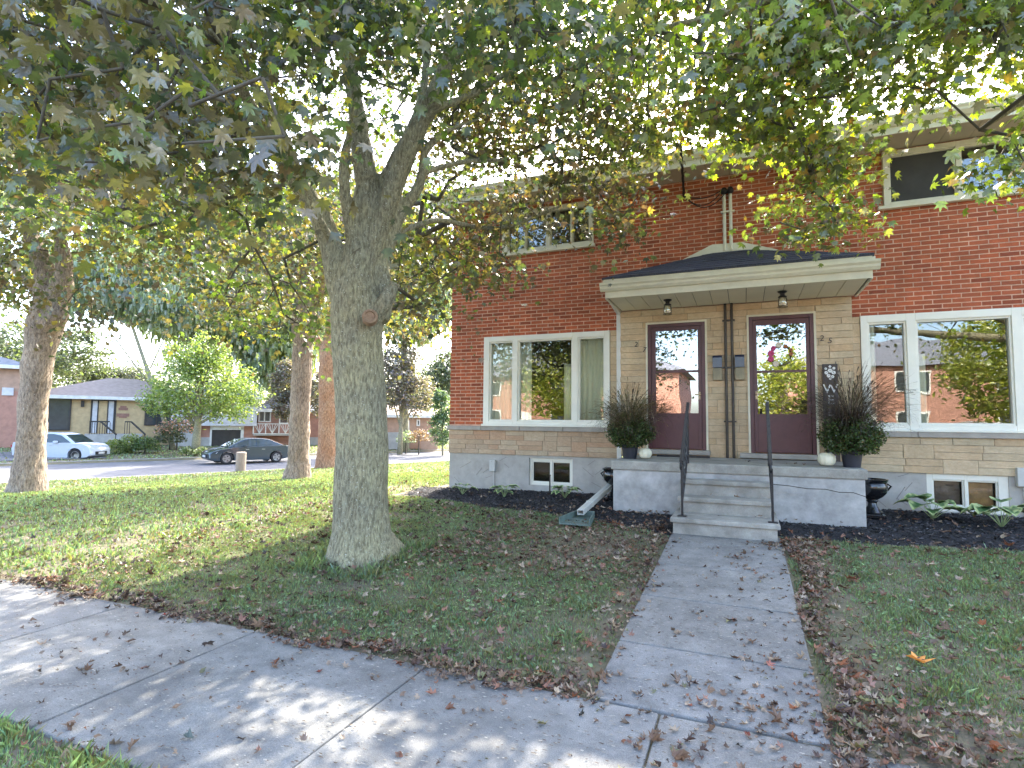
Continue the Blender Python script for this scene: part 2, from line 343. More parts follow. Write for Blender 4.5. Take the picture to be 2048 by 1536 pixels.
# chips
nchip = 16000
cx = rng.uniform(-5.8, 4.6, nchip); cy = bedy(cx) * (1 - rng.uniform(-.04, 1, nchip)); ok = ~((cx > -1.75) & (cx < 1.36) & (cy > -1.55)) & ~((cx > -.8) & (cx < .34) & (cy > -2.6)); cx, cy = cx[ok], cy[ok]
cv = np.array([(-1, -.35, 0), (1, -.3, .1), (.8, .4, .0), (-.9, .3, .15), (0, 0, .5)]) * .5; cf = np.array([(0, 1, 4), (1, 2, 4), (2, 3, 4), (3, 0, 4)])
g = rng.choice([.010, .018, .032, .065, .12], len(cx), p=[.3, .27, .23, .13, .07])[:, None] * np.array([[1, .95, 1.02]]) * rng.uniform(.7, 1.3, (len(cx), 1))
M['chip'] = mat('mulch_chip', (1, 1, 1), .85, attr=True)
scatter('mulch_chips', cv, cf, np.stack([cx, cy, bedz(cx, cy) + .008], -1), rotm(len(cx), .5), rng.uniform(.015, .055, len(cx)), M['chip'], colors=g)

# ------------------------------------------------------------------ the house
HX0, HX1 = -5.27, 4.8
hs = empty('brick_house', (-.24, 0, .28), 'semi-detached two-storey red brick house with buff stone entrance and twin maroon doors', 'house')
W27 = (-4.54, -2.13, 1.49, 3.16); W25 = (1.60, 4.06, 1.48, 3.17)
U27 = (-4.19, -2.42, 4.72, 5.52); U25 = (1.95, 3.75, 4.77, 5.60)
B27 = (-3.62, -2.80, .43, .915); B25 = (2.34, 3.25, .385, .90)
D27 = (-1.475, -.565, 1.14, 3.21); D25 = (.085, .985, 1.12, 3.24)
ins = lambda h, d=.03: (h[0] + d, h[1] - d, h[2] + d, h[3] - d)
# backing walls
mb = MB()
for c in cut(HX0, HX1, 1.0, 5.63, [ins(W27), ins(W25), ins(U27), ins(U25), ins(D27, .02), ins(D25, .02)]): mb.box(c[0], c[1], .005, .2, c[2], c[3])
mb.box(HX0 + .0, HX0 + .2, .2, 8, .95, 5.63); mb.box(HX1 - .2, HX1, .2, 8, .95, 5.63); mb.box(HX0, HX1, 8, 8.2, .95, 5.63)
wall = mb.build('wall', M['mortar'], hs)
mb = MB()
for c in cut(HX0 + .01, HX1 - .01, -.1, .96, [ins(B27, .0), ins(B25, .0)]): mb.box(c[0], c[1], .0, .22, c[2], c[3])
mb.box(HX0 + .01, HX0 + .22, .22, 8, -.6, .95); mb.box(HX1 - .22, HX1 - .01, .22, 8, -.6, .95)
fd = mb.build('foundation', M['parging'], hs)
mb = MB()  # trowel marks
for _ in range(26):
    xx = random.choice([random.uniform(-5.1, -3.8), random.uniform(-2.7, -1.9), random.uniform(1.5, 2.2), random.uniform(3.4, 4.6)]); zz = random.uniform(.42, .88); a = random.choice([.75, -.75, .5, -.6, .9]) + random.uniform(-.15, .15); l = random.uniform(.06, .14)
    if any(h[0] - .15 < xx < h[1] + .15 for h in (B27, B25)): continue
    mb.bar((xx - l * math.cos(a), -.001, zz - l * math.sin(a)), (xx + l * math.cos(a), -.001, zz + l * math.sin(a)), .006, .006)
M['trowel'] = mat('trowel_mark', (.22, .21, .2), .9)
mb.build('trowel_marks', M['trowel'], hs, kind='stuff')
# red bricks, one by one
bme = bpy.data.meshes.new('brick'); bm = bmesh.new(); bmesh.ops.create_cube(bm, size=1)
for v in bm.verts:
    if v.co.y < 0: v.co.x *= .99; v.co.z *= .96
bm.to_mesh(bme); bm.free(); bme.materials.append(M['brick'])
ph, pl = .0663, .222
cells = []
stone_zone = lambda x, z: (-2.13 - .001 < x < 1.6 and z < 3.18) or (-1.95 < x < 1.49 and z < 3.46)
hol = [W27, W25, U27, U25]
k = 0; z = 1.50
while z < 5.62:
    x = HX0 + (0 if k % 2 else -pl / 2)
    while x < HX1:
        a, b_ = max(x, HX0) + .005, min(x + pl, HX1) - .007
        zm = z + ph / 2; segs = [(a, b_)]
        ban = [(h[0], h[1]) for h in hol if h[2] < zm < h[3]] + [(-2.13, 1.6)] * (zm < 3.16) + [(-1.94, 1.49)] * (zm < 3.5)
        for h in ban:
            ns = []
            for s0, s1 in segs:
                if s1 <= h[0] or s0 >= h[1]: ns.append((s0, s1)); continue
                if s0 < h[0]: ns.append((s0, h[0] - .004))
                if s1 > h[1]: ns.append((h[1] + .004, s1))
            segs = ns
        for s0, s1 in segs:
            if s1 - s0 > .02: cells.append((s0, s1, z + .0055, min(z + ph - .0065, 5.625)))
        x += pl
    z += ph; k += 1
def cdist(c): return ((c[0] + c[1]) / 2 - 0) ** 2 + 9.5 ** 2 + ((c[2] + c[3]) / 2 - 1.55) ** 2
def infr(c):  # inside the picture
    v = RM.transposed() @ (Vector(((c[0] + c[1]) / 2, 0, (c[2] + c[3]) / 2)) - CAM); px = 1024 + FPX * v.x / -v.z; py = 768 - FPX * v.y / -v.z
    return px < 2040 and py > 5 and not (px > 1240 and 480 < py < 600 and px < 1780) and not (1280 < px < 1760 and py < 360)
vis = sorted([c for c in cells if infr(c) and c[1] - c[0] > .15], key=lambda c: -(c[0] + c[1]) * .385 / 2 + 0 * cdist(c))
big = [c for i, c in enumerate(sorted(vis, key=lambda c: (9.5 * .92 - (c[0] + c[1]) / 2 * .385)))][:296]; bs = set(big)
for c in big:
    o = bpy.data.objects.new('brick', bme); COL.objects.link(o); o.parent = hs; dy = random.uniform(-.002, .002)
    o.location = Vector(((c[0] + c[1]) / 2, .025 + dy, (c[2] + c[3]) / 2)) - WL[hs]; o.scale = (c[1] - c[0], .05, c[3] - c[2])
mb = MB(); cols = []
for c in cells:
    if c in bs: continue
    dy = random.uniform(-.002, .002); x0, x1, z0, z1 = c; i = .002
    mb.add([(x0, .05, z0), (x1, .05, z0), (x1, .05, z1), (x0, .05, z1), (x0 + i, dy, z0 + i), (x1 - i, dy, z0 + i), (x1 - i, dy, z1 - i), (x0 + i, dy, z1 - i)],
           [(4, 5, 6, 7), (0, 1, 5, 4), (1, 2, 6, 5), (2, 3, 7, 6), (3, 0, 4, 7)])
    q = random.choice([(.62, .55, .55), (.9, .85, .85), (.8, .8, .8), (1.12, 1.05, 1), (1, 1, 1), (.9, .8, .75)]); cols += [q] * 8
# side wall courses (left end), too oblique to tell apart but still laid
zz = 1.5; k = 0
while zz < 5.6:
    yy = .0 + (.11 if k % 2 else .0)
    while yy < 8:
        mb.add([(HX0 + .02, yy + .004, zz + .004), (HX0 + .02, yy + pl - .006, zz + .004), (HX0 + .02, yy + pl - .006, zz + ph - .005), (HX0 + .02, yy + .004, zz + ph - .005),
                (HX0 - .01, yy + .004, zz + .004), (HX0 - .01, yy + pl - .006, zz + .004), (HX0 - .01, yy + pl - .006, zz + ph - .005), (HX0 - .01, yy + .004, zz + ph - .005)],
               [(4, 5, 6, 7), (0, 1, 5, 4), (1, 2, 6, 5), (2, 3, 7, 6), (3, 0, 4, 7)])
        cols += [random.choice([(.7, .7, .7), (1, 1, 1), (.9, .85, .8)])] * 8; yy += pl
    zz += ph; k += 1
M['brick2'] = mat('red_brick_field', (.37, .085, .034), .85, stain=.2, col2=(.50, .14, .058), scale=25, bump=.003, bscale=90, attr=True)
o = mb.build('bricks', M['brick2'], hs, kind='stuff')
ca = o.data.color_attributes.new('col', 'FLOAT_COLOR', 'POINT'); ca.data.foreach_set('color', np.hstack([np.array(cols), np.ones((len(cols), 1))]).astype(np.float32).ravel())
# buff stone veneer: random ashlar, each stone its own object
sme = {}
for key in ('stone', 'stone_pink'):
    me = bpy.data.meshes.new('stone'); bm = bmesh.new(); bmesh.ops.create_cube(bm, size=1); bmesh.ops.bevel(bm, geom=[e for e in bm.edges if all(v.co.y < 0 for v in e.verts)], offset=.03, segments=1, affect='EDGES')
    bm.to_mesh(me); bm.free(); me.materials.append(M[key]); sme[key] = me
nst = [0]
def ashlar(x0, x1, z0, z1, yf, holes, key, cs=.0755, lmin=.18, lmax=.55, yb=None, parts=True):
    """rows of long stones, some two courses high"""
    yb = yb if yb is not None else yf + .07
    m2 = MB()
    for c in cut(x0, x1, z0, z1, holes): m2.box(c[0], c[1], yf + .012, yb, c[2], c[3])
    m2.build('stone_mortar', M['stone_mortar'], hs)
    nr = max(1, round((z1 - z0) / cs)); cs = (z1 - z0) / nr
    taken = [[] for _ in range(nr)]
    for r in range(nr):
        xs = x0
        while xs < x1 - .01:
            hit = [t for t in taken[r] if t[0] <= xs + 1e-6 < t[1]]
            if hit: xs = hit[0][1]; continue
            nxt = min([t[0] for t in taken[r] if t[0] > xs] + [x1]); L = random.uniform(lmin, lmax)
            if nxt - xs - L < .12: L = nxt - xs
            dbl = r < nr - 1 and random.random() < .2 and L < .42
            if dbl: taken[r + 1].append((xs, xs + L))
            a, b_, c0, c1 = xs, xs + L, z0 + r * cs, z0 + (r + (2 if dbl else 1)) * cs
            for q in cut(a, b_, c0, c1, [h for h in holes if h[2] < c1 - .002 and h[3] > c0 + .002]):
                if q[1] - q[0] < .03 or q[3] - q[2] < .015: continue
                o = bpy.data.objects.new('stone', sme[key]); COL.objects.link(o); o.parent = hs; g_ = .003
                o.location = Vector(((q[0] + q[1]) / 2, yf + .03 + random.uniform(-.005, .004), (q[2] + q[3]) / 2)) - WL[hs]; o.scale = (q[1] - q[0] - 2 * g_, .06, q[3] - q[2] - 2 * g_); nst[0] += 1
            xs += L
dh = lambda D: (D[0] - .02, D[1] + .02, D[2] - .08, D[3] + .02)
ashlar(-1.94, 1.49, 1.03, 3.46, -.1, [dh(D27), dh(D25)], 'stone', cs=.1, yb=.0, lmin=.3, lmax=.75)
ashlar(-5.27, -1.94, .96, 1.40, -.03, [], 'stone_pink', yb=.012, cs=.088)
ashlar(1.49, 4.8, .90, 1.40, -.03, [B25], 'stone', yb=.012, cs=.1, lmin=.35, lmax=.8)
ashlar(-2.125, -1.94, 1.49, 3.16, -.03, [], 'stone', yb=.012, cs=.1)
ashlar(1.49, 1.595, 1.48, 3.16, -.03, [], 'stone', yb=.012, cs=.1)
# ledge: a row of limestone sills
for x0, x1, seg in ((-5.29, -1.945, [.72, .78, .83, .75, .3]), (1.495, 4.8, [.75, 1.4, .8, .5])):
    xs = x0
    for L in seg:
        xe = min(xs + L, x1)
        if xe - xs > .05: MB().box(xs + .003, xe - .003, -.075, .0, 1.40, 1.478).build('ledge_stone', M['ledge'], hs, bevel=.006)
        xs += L
# windows -------------------------------------------------------------
def window(W, panes, sash=.028, fy=-.045, gy=.03, room=None, curtains=(), name='window', sill=None, screens=(), fm='vinyl'):
    mb = MB()
    for c in cut(W[0], W[1], W[2], W[3], [(p[0] - sash, p[1] + sash, p[2] - sash, p[3] + sash) for p in panes]): mb.box(c[0], c[1], fy, .07, c[2], c[3])
    wn = mb.build('window', M[fm], hs, bevel=.004)
    mb = MB()
    for p in panes:
        for c in cut(p[0] - sash, p[1] + sash, p[2] - sash, p[3] + sash, [p]): mb.box(c[0], c[1], fy + .022, .06, c[2], c[3])
    mb.build('sash', M[fm], wn, bevel=.003)
    for i, p in enumerate(panes):
        MB().box(p[0], p[1], gy, gy + .006, p[2], p[3]).build('pane', M['glass' if W[2] > 1.2 else 'glass_low'], wn)
        if i in screens: MB().box(p[0], p[1], gy - .016, gy - .012, p[2], p[3]).build('insect_screen', M['screen'], wn)
    if sill:
        MB().box(W[0] - sill[0], W[1] + sill[0], -.085, -.01, W[2] - sill[1], W[2] + .004).build('sill', M[sill[2]], wn, bevel=.005)
    return wn
z0, z1 = 1.605, 3.035
window(W27, [(-4.397, -3.966, z0, z1), (-3.819, -2.824, z0, z1), (-2.672, -2.245, z0, z1)])
window(W25, [(1.715, 2.136, z0, z1), (2.302, 3.327, z0, z1), (3.493, 3.92, z0, z1)])
MB().box(W27[0] - .02, W27[1] + .01, -.085, -.01, W27[2] - .01, W27[2] + .03).build('sill', M['vinyl'], hs, bevel=.004)
MB().box(W25[0] - .01, W25[1] + .02, -.085, -.01, W25[2] - .002, W25[2] + .03).build('sill', M['vinyl'], hs, bevel=.004)
window(U27, [(-4.06, -3.74, 4.80, 5.44), (-3.70, -3.32, 4.80, 5.44), (-3.22, -2.85, 4.80, 5.44), (-2.80, -2.51, 4.80, 5.44)], sash=.015, sill=(.03, .045, 'cream_trim'), fm='cream_trim')
window(U25, [(2.045, 2.81, 4.835, 5.51), (2.90, 3.66, 4.835, 5.51)], sash=.015, screens=(0,), sill=(.08, .045, 'cream_trim'), fm='cream_trim')
window(B27, [(-3.55, -3.24, .50, .84), (-3.17, -2.87, .50, .84)], sash=.02, fy=.04, gy=.1)
window(B25, [(2.43, 2.75, .48, .80), (2.82, 3.12, .48, .80)], sash=.02, fy=.01, gy=.08)
# rooms behind the glass: shallow, with curtains and blinds
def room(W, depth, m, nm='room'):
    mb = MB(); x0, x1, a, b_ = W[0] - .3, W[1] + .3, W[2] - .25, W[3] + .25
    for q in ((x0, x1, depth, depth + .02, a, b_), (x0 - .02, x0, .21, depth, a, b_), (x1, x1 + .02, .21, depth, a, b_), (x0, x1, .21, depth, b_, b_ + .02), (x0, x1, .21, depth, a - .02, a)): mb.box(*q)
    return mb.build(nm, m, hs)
M['room_wall'] = mat('dim_room_wall', (.16, .14, .10), .9, var=.2, scale=1)
def curtain(x0, x1, z0, z1, y=.10, m='curtain', amp=.02):
    n = max(6, int((x1 - x0) / .02)); mb = MB()
    for i in range(n + 1):
        xx = x0 + (x1 - x0) * i / n; yy = y + amp * math.sin(xx * 70) + amp * .4 * math.sin(xx * 31)
        mb.v += [(xx, yy, z0), (xx, yy, z1)]
        if i: k = len(mb.v) - 4; mb.f.append((k, k + 2, k + 3, k + 1)); mb.m.append(0)
    o = mb.build('curtain', M[m], hs, smooth='all'); s_ = o.modifiers.new('th', 'SOLIDIFY'); s_.thickness = .004
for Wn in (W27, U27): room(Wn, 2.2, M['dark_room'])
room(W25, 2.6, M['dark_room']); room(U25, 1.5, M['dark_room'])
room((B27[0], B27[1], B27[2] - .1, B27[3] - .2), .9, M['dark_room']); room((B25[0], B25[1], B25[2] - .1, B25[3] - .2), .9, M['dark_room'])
curtain(-4.5, -3.93, 1.4, 3.2); curtain(-3.90, -3.62, 1.4, 3.2); curtain(-3.02, -2.84, 1.4, 2.62, y=.16); curtain(-2.72, -2.2, 1.4, 3.2, m='curtain')
curtain(1.66, 1.80, 1.4, 3.2); curtain(2.27, 2.42, 1.4, 2.6, y=.16)
MB().box(2.43, 2.75, .14, .15, .46, .82).build('blind', M['warm_room'], hs); MB().box(2.82, 3.12, .14, .15, .46, .82).build('blind', M['amber'], hs)
# doors ----------------------------------------------------------------
def door(D, hinge_left, gl, rail):
    x0, x1, z0, z1 = D
    mb = MB()
    for c in cut(x0 - .03, x1 + .03, z0, z1 + .03, [(x0, x1, z0, z1)]): mb.box(c[0], c[1], -.115, .0, c[2], c[3])
    MBt = mb.build('door_trim', M['cream_trim'], hs)
    mb = MB()
    for c in cut(x0, x1, z0, z1, [(x0 + .055, x1 - .055, z0, z1 - .055)]): mb.box(c[0], c[1], -.108, .0, c[2], c[3])
    mb.build('door_frame', M['maroon'], hs, bevel=.003)
    a, b_, c0, c1 = x0 + .058, x1 - .058, z0 + .012, z1 - .058; g0, g1, h0, h1 = gl
    mb = MB()
    for c in cut(a, b_, c0, c1, [(g0, g1, h0, rail - .018), (g0, g1, rail + .018, h1)]): mb.box(c[0], c[1], -.094, -.062, c[2], c[3])
    dr = mb.build('door', M['maroon'], hs, bevel=.003)
    for q in ((h0, rail - .018), (rail + .018, h1)): MB().box(g0, g1, -.082, -.078, q[0], q[1]).build('pane', M['glass_door'], dr)
    hx = a + .035 if hinge_left else b_ - .035
    hb = MB().lathe([(.012, 0), (.02, .01), (.02, .03), (.011, .036)], (hx, -.094, 2.03), 12, M=Matrix.Rotation(PI / 2, 4, 'X')); hb.bar((hx, -.125, 2.03), (hx + (.07 if hinge_left else -.07), -.128, 2.03), .014, .018)
    hb.box(hx - .014, hx + .014, -.098, -.094, 1.95, 2.07); hb.build('handle', M['brass'], dr, smooth=True)
    mb = MB().box(x0, x1, .02, .06, z0, z1)   # inner door, panelled
    for zc in (1.25, 1.95, 2.6): mb.box(x0 + .12, x1 - .12, .008, .02, zc + .1, zc + .55)
    mb.build('inner_door', M['maroon'], hs, bevel=.006)
    MB().box(x0 - .16, x1 + .06, -.26, -.085, z0 - .075, z0 - .002).build('door_sill', M['ledge'], hs, bevel=.01)
door(D27, False, (-1.345, -.68, 1.73, 3.09), 2.41); door(D25, True, (.195, .875, 1.72, 3.10), 2.375)
# eaves, gutter and roof -------------------------------------------------
EX0, EX1 = -5.42, 5.1
mb = MB(); npan = 30; pw = (EX1 - EX0) / npan
sf = MB().box(EX0, EX1, -.58, .0, 5.642, 5.65).build('soffit', M['joint'], hs)
for i in range(npan):
    o = MB().box(EX0 + i * pw + .003, EX0 + (i + 1) * pw - .003, -.58, .0, 5.63, 5.642).build('soffit_panel', M['soffit'], sf)
MB().box(EX0, EX1, -.60, -.58, 5.60, 5.84).build('fascia', M['cream'], hs)
gp = [(-.602, 5.70), (-.64, 5.70), (-.69, 5.745), (-.695, 5.775), (-.72, 5.80), (-.72, 5.825), (-.71, 5.825), (-.71, 5.815), (-.602, 5.815)]
mb = MB().prism([(EX0, y, z) for y, z in gp], (EX1 - EX0, 0, 0)); mb.build('gutter', M['cream'], hs)
mb = MB(); rz = 5.86 + 4.7 * .42
mb.prism([(EX0, -.66, 5.835), (EX0, 4.1, rz), (EX0, 4.1, rz - .06), (EX0, -.60, 5.80)], (EX1 - EX0, 0, 0)); mb.prism([(EX0, 4.1, rz), (EX0, 8.8, 5.85), (EX0, 8.8, 5.80), (EX0, 4.1, rz - .06)], (EX1 - EX0, 0, 0))
mb.build('roof', M['shingle'], hs)
mb = MB()
for xx in (HX0 + .02, HX1 - .2): mb.prism([(xx, 0, 5.63), (xx, 8.2, 5.63), (xx, 4.1, 7.5)], (.18, 0, 0))
mb.build('gable', M['cream'], hs)
MB().prism([(EX0 - .02, -.6, 5.6), (EX0 - .02, 4.1, rz - .12), (EX0 - .02, 8.8, 5.6), (EX0 - .02, 8.8, 5.8), (EX0 - .02, 4.1, rz), (EX0 - .02, -.6, 5.83)], (.03, 0, 0)).build('rake_board', M['cream'], hs)
# porch canopy -------------------------------------------------------------
CX0, CX1, CY = -1.98, 1.60, -1.18
cn = MB().box(CX0 + .06, CX1 - .06, CY + .02, -.104, 3.485, 3.70).build('porch_canopy', M['cream'], hs)
npan = 14; x = CX0 + .08; pw = (CX1 - CX0 - .16) / npan
for i in range(npan):
    MB().box(x + i * pw + .004, x + (i + 1) * pw - .004, CY + .03, -.106, 3.47, 3.484).build('soffit_panel', M['canopy_soffit'], cn)
MB().box(CX0 + .065, CX1 - .065, CY + .026, -.108, 3.482, 3.4845).build('joint_backing', M['joint'], cn)
MB().box(CX0 + .04, CX1 - .04, CY, CY + .03, 3.465, 3.70).build('fascia', M['cream'], cn, bevel=.004)
for xa, xb in ((CX0 + .03, CX0 + .06), (CX1 - .06, CX1 - .03)): MB().box(xa, xb, CY + .03, -.03, 3.46, 3.70).build('fascia', M['cream'], cn)
prof = [(0, 3.565), (-.045, 3.565), (-.075, 3.60), (-.08, 3.63), (-.105, 3.655), (-.105, 3.685), (-.095, 3.685), (-.09, 3.67), (0, 3.67)]
MB().prism([(CX0 - .03, CY + y, z) for y, z in prof], (CX1 - CX0 + .07, 0, 0)).build('gutter', M['cream'], cn)
for s_, xe in ((-1, CX0 + .03), (1, CX1 - .03)):   # drip boards above the gutter
    MB().box(min(xe, xe + s_ * .03), max(xe, xe + s_ * .03), CY, -.03, 3.66, 3.75).build('fascia', M['cream'], cn)
MB().box(CX0 + .02, CX1 - .04, CY - .045, CY + .02, 3.672, 3.757).build('fascia', M['cream'], cn, bevel=.003)
RL, RR, RF, RZ = CX0 + .0, CX1 - .02, CY - .06, 3.765; AL, AR, AZ = -.42, .06, 4.34
mb = MB(); mb.add([(RL, RF, RZ), (RR, RF, RZ), (AR, -.03, AZ), (AL, -.03, AZ), (RL, -.03, RZ), (RR, -.03, RZ), (RL, RF, RZ - .02), (RR, RF, RZ - .02), (RL, -.03, RZ - .02), (RR, -.03, RZ - .02)],
       [(0, 1, 2, 3), (0, 3, 4), (1, 5, 2), (6, 8, 9, 7), (0, 6, 7, 1), (0, 4, 8, 6), (1, 7, 9, 5)])
rf = mb.build('canopy_roof', M['shingle'], cn)
def courses(A, B, C, D, n, sw_):
    """shingles on the slope with eave A-B and ridge D-C"""
    A, B, C, D = map(Vector, (A, B, C, D)); nrm = (B - A).cross(D - A).normalized(); nrm = -nrm if nrm.z < 0 else nrm
    for i in range(n):
        f0, f1 = i / n, min(1, (i + 1.12) / n); l0, r0 = A.lerp(D, f0), B.lerp(C, f0); l1, r1 = A.lerp(D, f1), B.lerp(C, f1)
        W_ = (r0 - l0).length; k = max(1, int(W_ / sw_)); off = (i % 2) * .5
        cuts = [0] + [min(1, max(0, (j + off) / k + random.uniform(-.15, .15) / k)) for j in range(1 if off == 0 else 0, k)] + [1]; cuts = sorted(set(cuts))
        for a, b_ in zip(cuts, cuts[1:]):
            if (b_ - a) * W_ < .03: continue
            t0, t1 = random.uniform(.007, .013), .003
            q = [l0.lerp(r0, a) , l0.lerp(r0, b_), l1.lerp(r1, b_), l1.lerp(r1, a)]; e = (r0 - l0).normalized() * .003
            v = [q[0] + e + nrm * t0, q[1] - e + nrm * t0, q[2] - e + nrm * t1, q[3] + e + nrm * t1, q[0] + e, q[1] - e, q[2] - e, q[3] + e]
            yield v
rt = WL[rf]
for sl in (((RL, RF, RZ), (RR, RF, RZ), (AR, -.03, AZ), (AL, -.03, AZ), 9, .32), ((RL, -.03, RZ), (RL, RF, RZ), (AL, -.03, AZ), (AL, -.03, AZ), 8, .3), ((RR, RF, RZ), (RR, -.03, RZ), (AR, -.03, AZ), (AR, -.03, AZ), 8, .3)):
    for v in courses(*sl):
        MB().add(v, [(0, 1, 2, 3), (7, 6, 5, 4), (0, 4, 5, 1), (1, 5, 6, 2), (2, 6, 7, 3), (3, 7, 4, 0)]).build('shingle', M['shingle'], cn)
MB().prism([(-1.08, -.004, 4.10), (.72, -.004, 4.10), (.537, -.004, 4.29), (.034, -.004, 4.465), (-.434, -.004, 4.485), (-.948, -.004, 4.265)], (0, -.03, 0)).build('flashing', M['cream'], cn)
# downspout, conduits, weatherheads
mb = MB().box(-2.00, -1.925, -.10, -.03, .62, 3.47); mb.bar((-1.96, -.065, 3.44), (-1.96, -.9, 3.56), .07, .06)
dsp = mb.build('downspout', M['alu'], hs, bevel=.006)
mb = MB(); e0 = Vector((-1.96, -.07, .66)); e1 = Vector((-1.93, -.5, .52))
mb.bar(e0, e1, .075, .06); mb.build('elbow', M['alu'], dsp)
for xx in (-.255, -.16):
    MB().tube([(xx, -.135, 1.03), (xx, -.135, 3.47)], .021, 10).build('conduit', M['dark_metal'], hs, smooth=True)
    MB().tube([(xx + .01, -.03, 4.36), (xx + .01, -.03, 5.30)], .026, 10).build('conduit', M['cream'], hs, smooth=True)
    MB().lathe([(.03, 0), (.05, .02), (.055, .06), (.035, .10), (.01, .115)], (xx + .01, -.05, 5.29), 12).build('weatherhead', M['cable'], hs, smooth=True)
for zz in (5.0,): MB().box(-.30, -.09, -.06, -.0, zz - .012, zz + .012).build('strap', M['cream'], hs)
for zz in (1.6, 2.45, 3.2): MB().box(-.30, -.115, -.15, -.1, zz - .012, zz + .012).build('strap', M['dark_metal'], hs)
# house numbers
def glyph(ch, size, loc, m, parent, name, ext=.004, rot=0, ax=0, italic=0, scale_x=1):
    cu = bpy.data.curves.new(name, 'FONT'); cu.body = ch; cu.size = size; cu.extrude = ext; cu.align_x = 'CENTER'; cu.shear = italic
    ob = bpy.data.objects.new('tmp', cu); me = bpy.data.meshes.new_from_object(ob); bpy.data.objects.remove(ob); me.name = name
    T = Matrix.Translation(loc) @ Matrix.Rotation(rot, 4, 'Y') @ Matrix.Rotation(PI / 2, 4, 'X') @ Matrix.Scale(scale_x, 4, (1, 0, 0))
    me.transform(Matrix.Translation(-WL[parent]) @ T); me.materials.clear(); me.materials.append(m)
    return link(name, me, None, parent)
for ch, xx, zz, r_ in (('2', -1.668, 2.845, 0), ('7', -1.535, 2.75, .1), ('2', 1.085, 2.815, 0), ('5', 1.185, 2.775, .1)):
    glyph(ch, .12, (xx, -.112, zz), M['black_iron'], hs, 'house_number', rot=r_, italic=.15)
# ------------------------------------------------------------------ front porch
po = empty('front_porch', (-.2, -1.4, .25), 'raised concrete porch with stained grey sides and steps below the two doors', 'porch')
mb = MB().box(-1.73, 1.33, -1.62, -.0, .0, .905); mb.build('platform', M['conc_patch'], po, bevel=.012)
MB().box(-1.755, 1.355, -1.65, -.0, .905, 1.03).build('platform_slab', M['conc'], po, bevel=.014)
def step(x0, x1, y0, y1, z, th):
    MB().box(x0 + .03, x1 - .03, y0 + .035, y1, z - .3, z - th).build('riser', M['conc'], po, bevel=.004)
    MB().box(x0, x1, y0, y1, z - th, z).build('step', M['conc'], po, bevel=.012)
step(-.79, .30, -1.93, -1.652, .835, .055); step(-.79, .30, -2.21, -1.654, .645, .055); step(-.83, .345, -2.66, -1.656, .455, .055)
mb = MB()
pts = [(.32, .80), (.5, .79), (.7, .765), (.9, .77), (1.05, .74), (1.2, .745), (1.33, .70)]
for a, b_ in zip(pts, pts[1:]): mb.bar((a[0], -1.621, a[1]), (b_[0] + .005, -1.621, b_[1]), .005, .008)
mb.build('crack', M['joint'], po)
# hand rails
def handrail(x, label):
    h = empty('handrail', (x, -2.1, .5), label, 'handrail', 'iron handrails of the porch steps')
    A, B = Vector((x, -1.66, 1.80)), Vector((x - .01, -2.47, 1.10))
    mb = MB().bar(A + Vector((0, .06, .04)), B, .04, .026); mb.build('rail', M['black_iron'], h, bevel=.004)
    mb = MB(); s_ = [(B + Vector((0, -.02 - .045 * math.sin(t), -.045 + .045 * math.cos(t)))) for t in np.linspace(0, 4.6, 12)]; mb.tube(s_, .013, 8); mb.build('scroll', M['black_iron'], h, smooth=True)
    MB().bar((x, -1.70, 1.16), (x, -2.49, .62), .022, .014).build('rail', M['black_iron'], h)
    MB().bar((x, -2.50, .455), (x, -2.50, 1.06), .026, .026).build('post', M['black_iron'], h); MB().box(x - .05, x + .05, -2.55, -2.45, .455, .463).build('foot_plate', M['black_iron'], h)
    MB().bar((x, -1.68, 1.03), (x, -1.68, 1.78), .026, .026).build('post', M['black_iron'], h); MB().box(x - .05, x + .05, -1.645, -1.73 + .09, 1.03, 1.036)
    for i in range(7):
        f = (i + .5) / 7; y = -1.70 - .79 * f; zb = 1.16 - .54 * f; zt = 1.79 - .68 * f + .0
        pp = [(x + .006 * math.cos(k * 1.9), y + .006 * math.sin(k * 1.9), zb + (zt - zb) * k / 14) for k in range(15)]
        MB().tube(pp, .0075, 5).build('picket', M['black_iron'], h)
        if i in (1, 3, 5):
            zc = (zb + zt) / 2; c = [(x, y + .05 * math.cos(t), zc + .085 * math.sin(t)) for t in np.linspace(0, 2 * PI, 15)]; MB().tube(c, .006, 5).build('ornament', M['black_iron'], h)
handrail(-.705, 'black iron handrail on the steps in front of the left maroon door'); handrail(.275, 'black iron handrail on the steps in front of the right maroon door with the wreath')
# porch lights
def lamp(x, y, label):
    l = empty('ceiling_light', (x, y, 3.47), label, 'lamp', 'jar lights under the porch canopy')
    MB().lathe([(.06, 0), (.062, -.012), (.03, -.035), (.03, -.06), (.055, -.075), (.058, -.09), (.02, -.095)], (x, y, 3.468), 20).build('mount', M['black_iron'], l, smooth=True)
    MB().lathe([(.048, -.09), (.06, -.12), (.062, -.2), (.05, -.225), (.047, -.225), (.058, -.2), (.056, -.12), (.045, -.09)], (x, y, 3.468), 20).build('glass_shade', M['lamp_glass'], l, smooth=True)
    MB().lathe([(.015, -.09), (.025, -.12), (.026, -.15), (.012, -.18)], (x, y, 3.468), 12).build('bulb', M['ivory'], l, smooth=True)
    c = [(x + .06 * math.cos(t), y + .06 * math.sin(t), 3.468 - .226) for t in np.linspace(0, 2 * PI, 21)]; MB().tube(c, .008, 6).build('bottom_ring', M['brass'], l, smooth=True)
lamp(-1.067, -.75, 'clear glass jar light under the canopy above the left maroon door'); lamp(.533, -.75, 'clear glass jar light under the canopy above the right maroon door with the wreath')
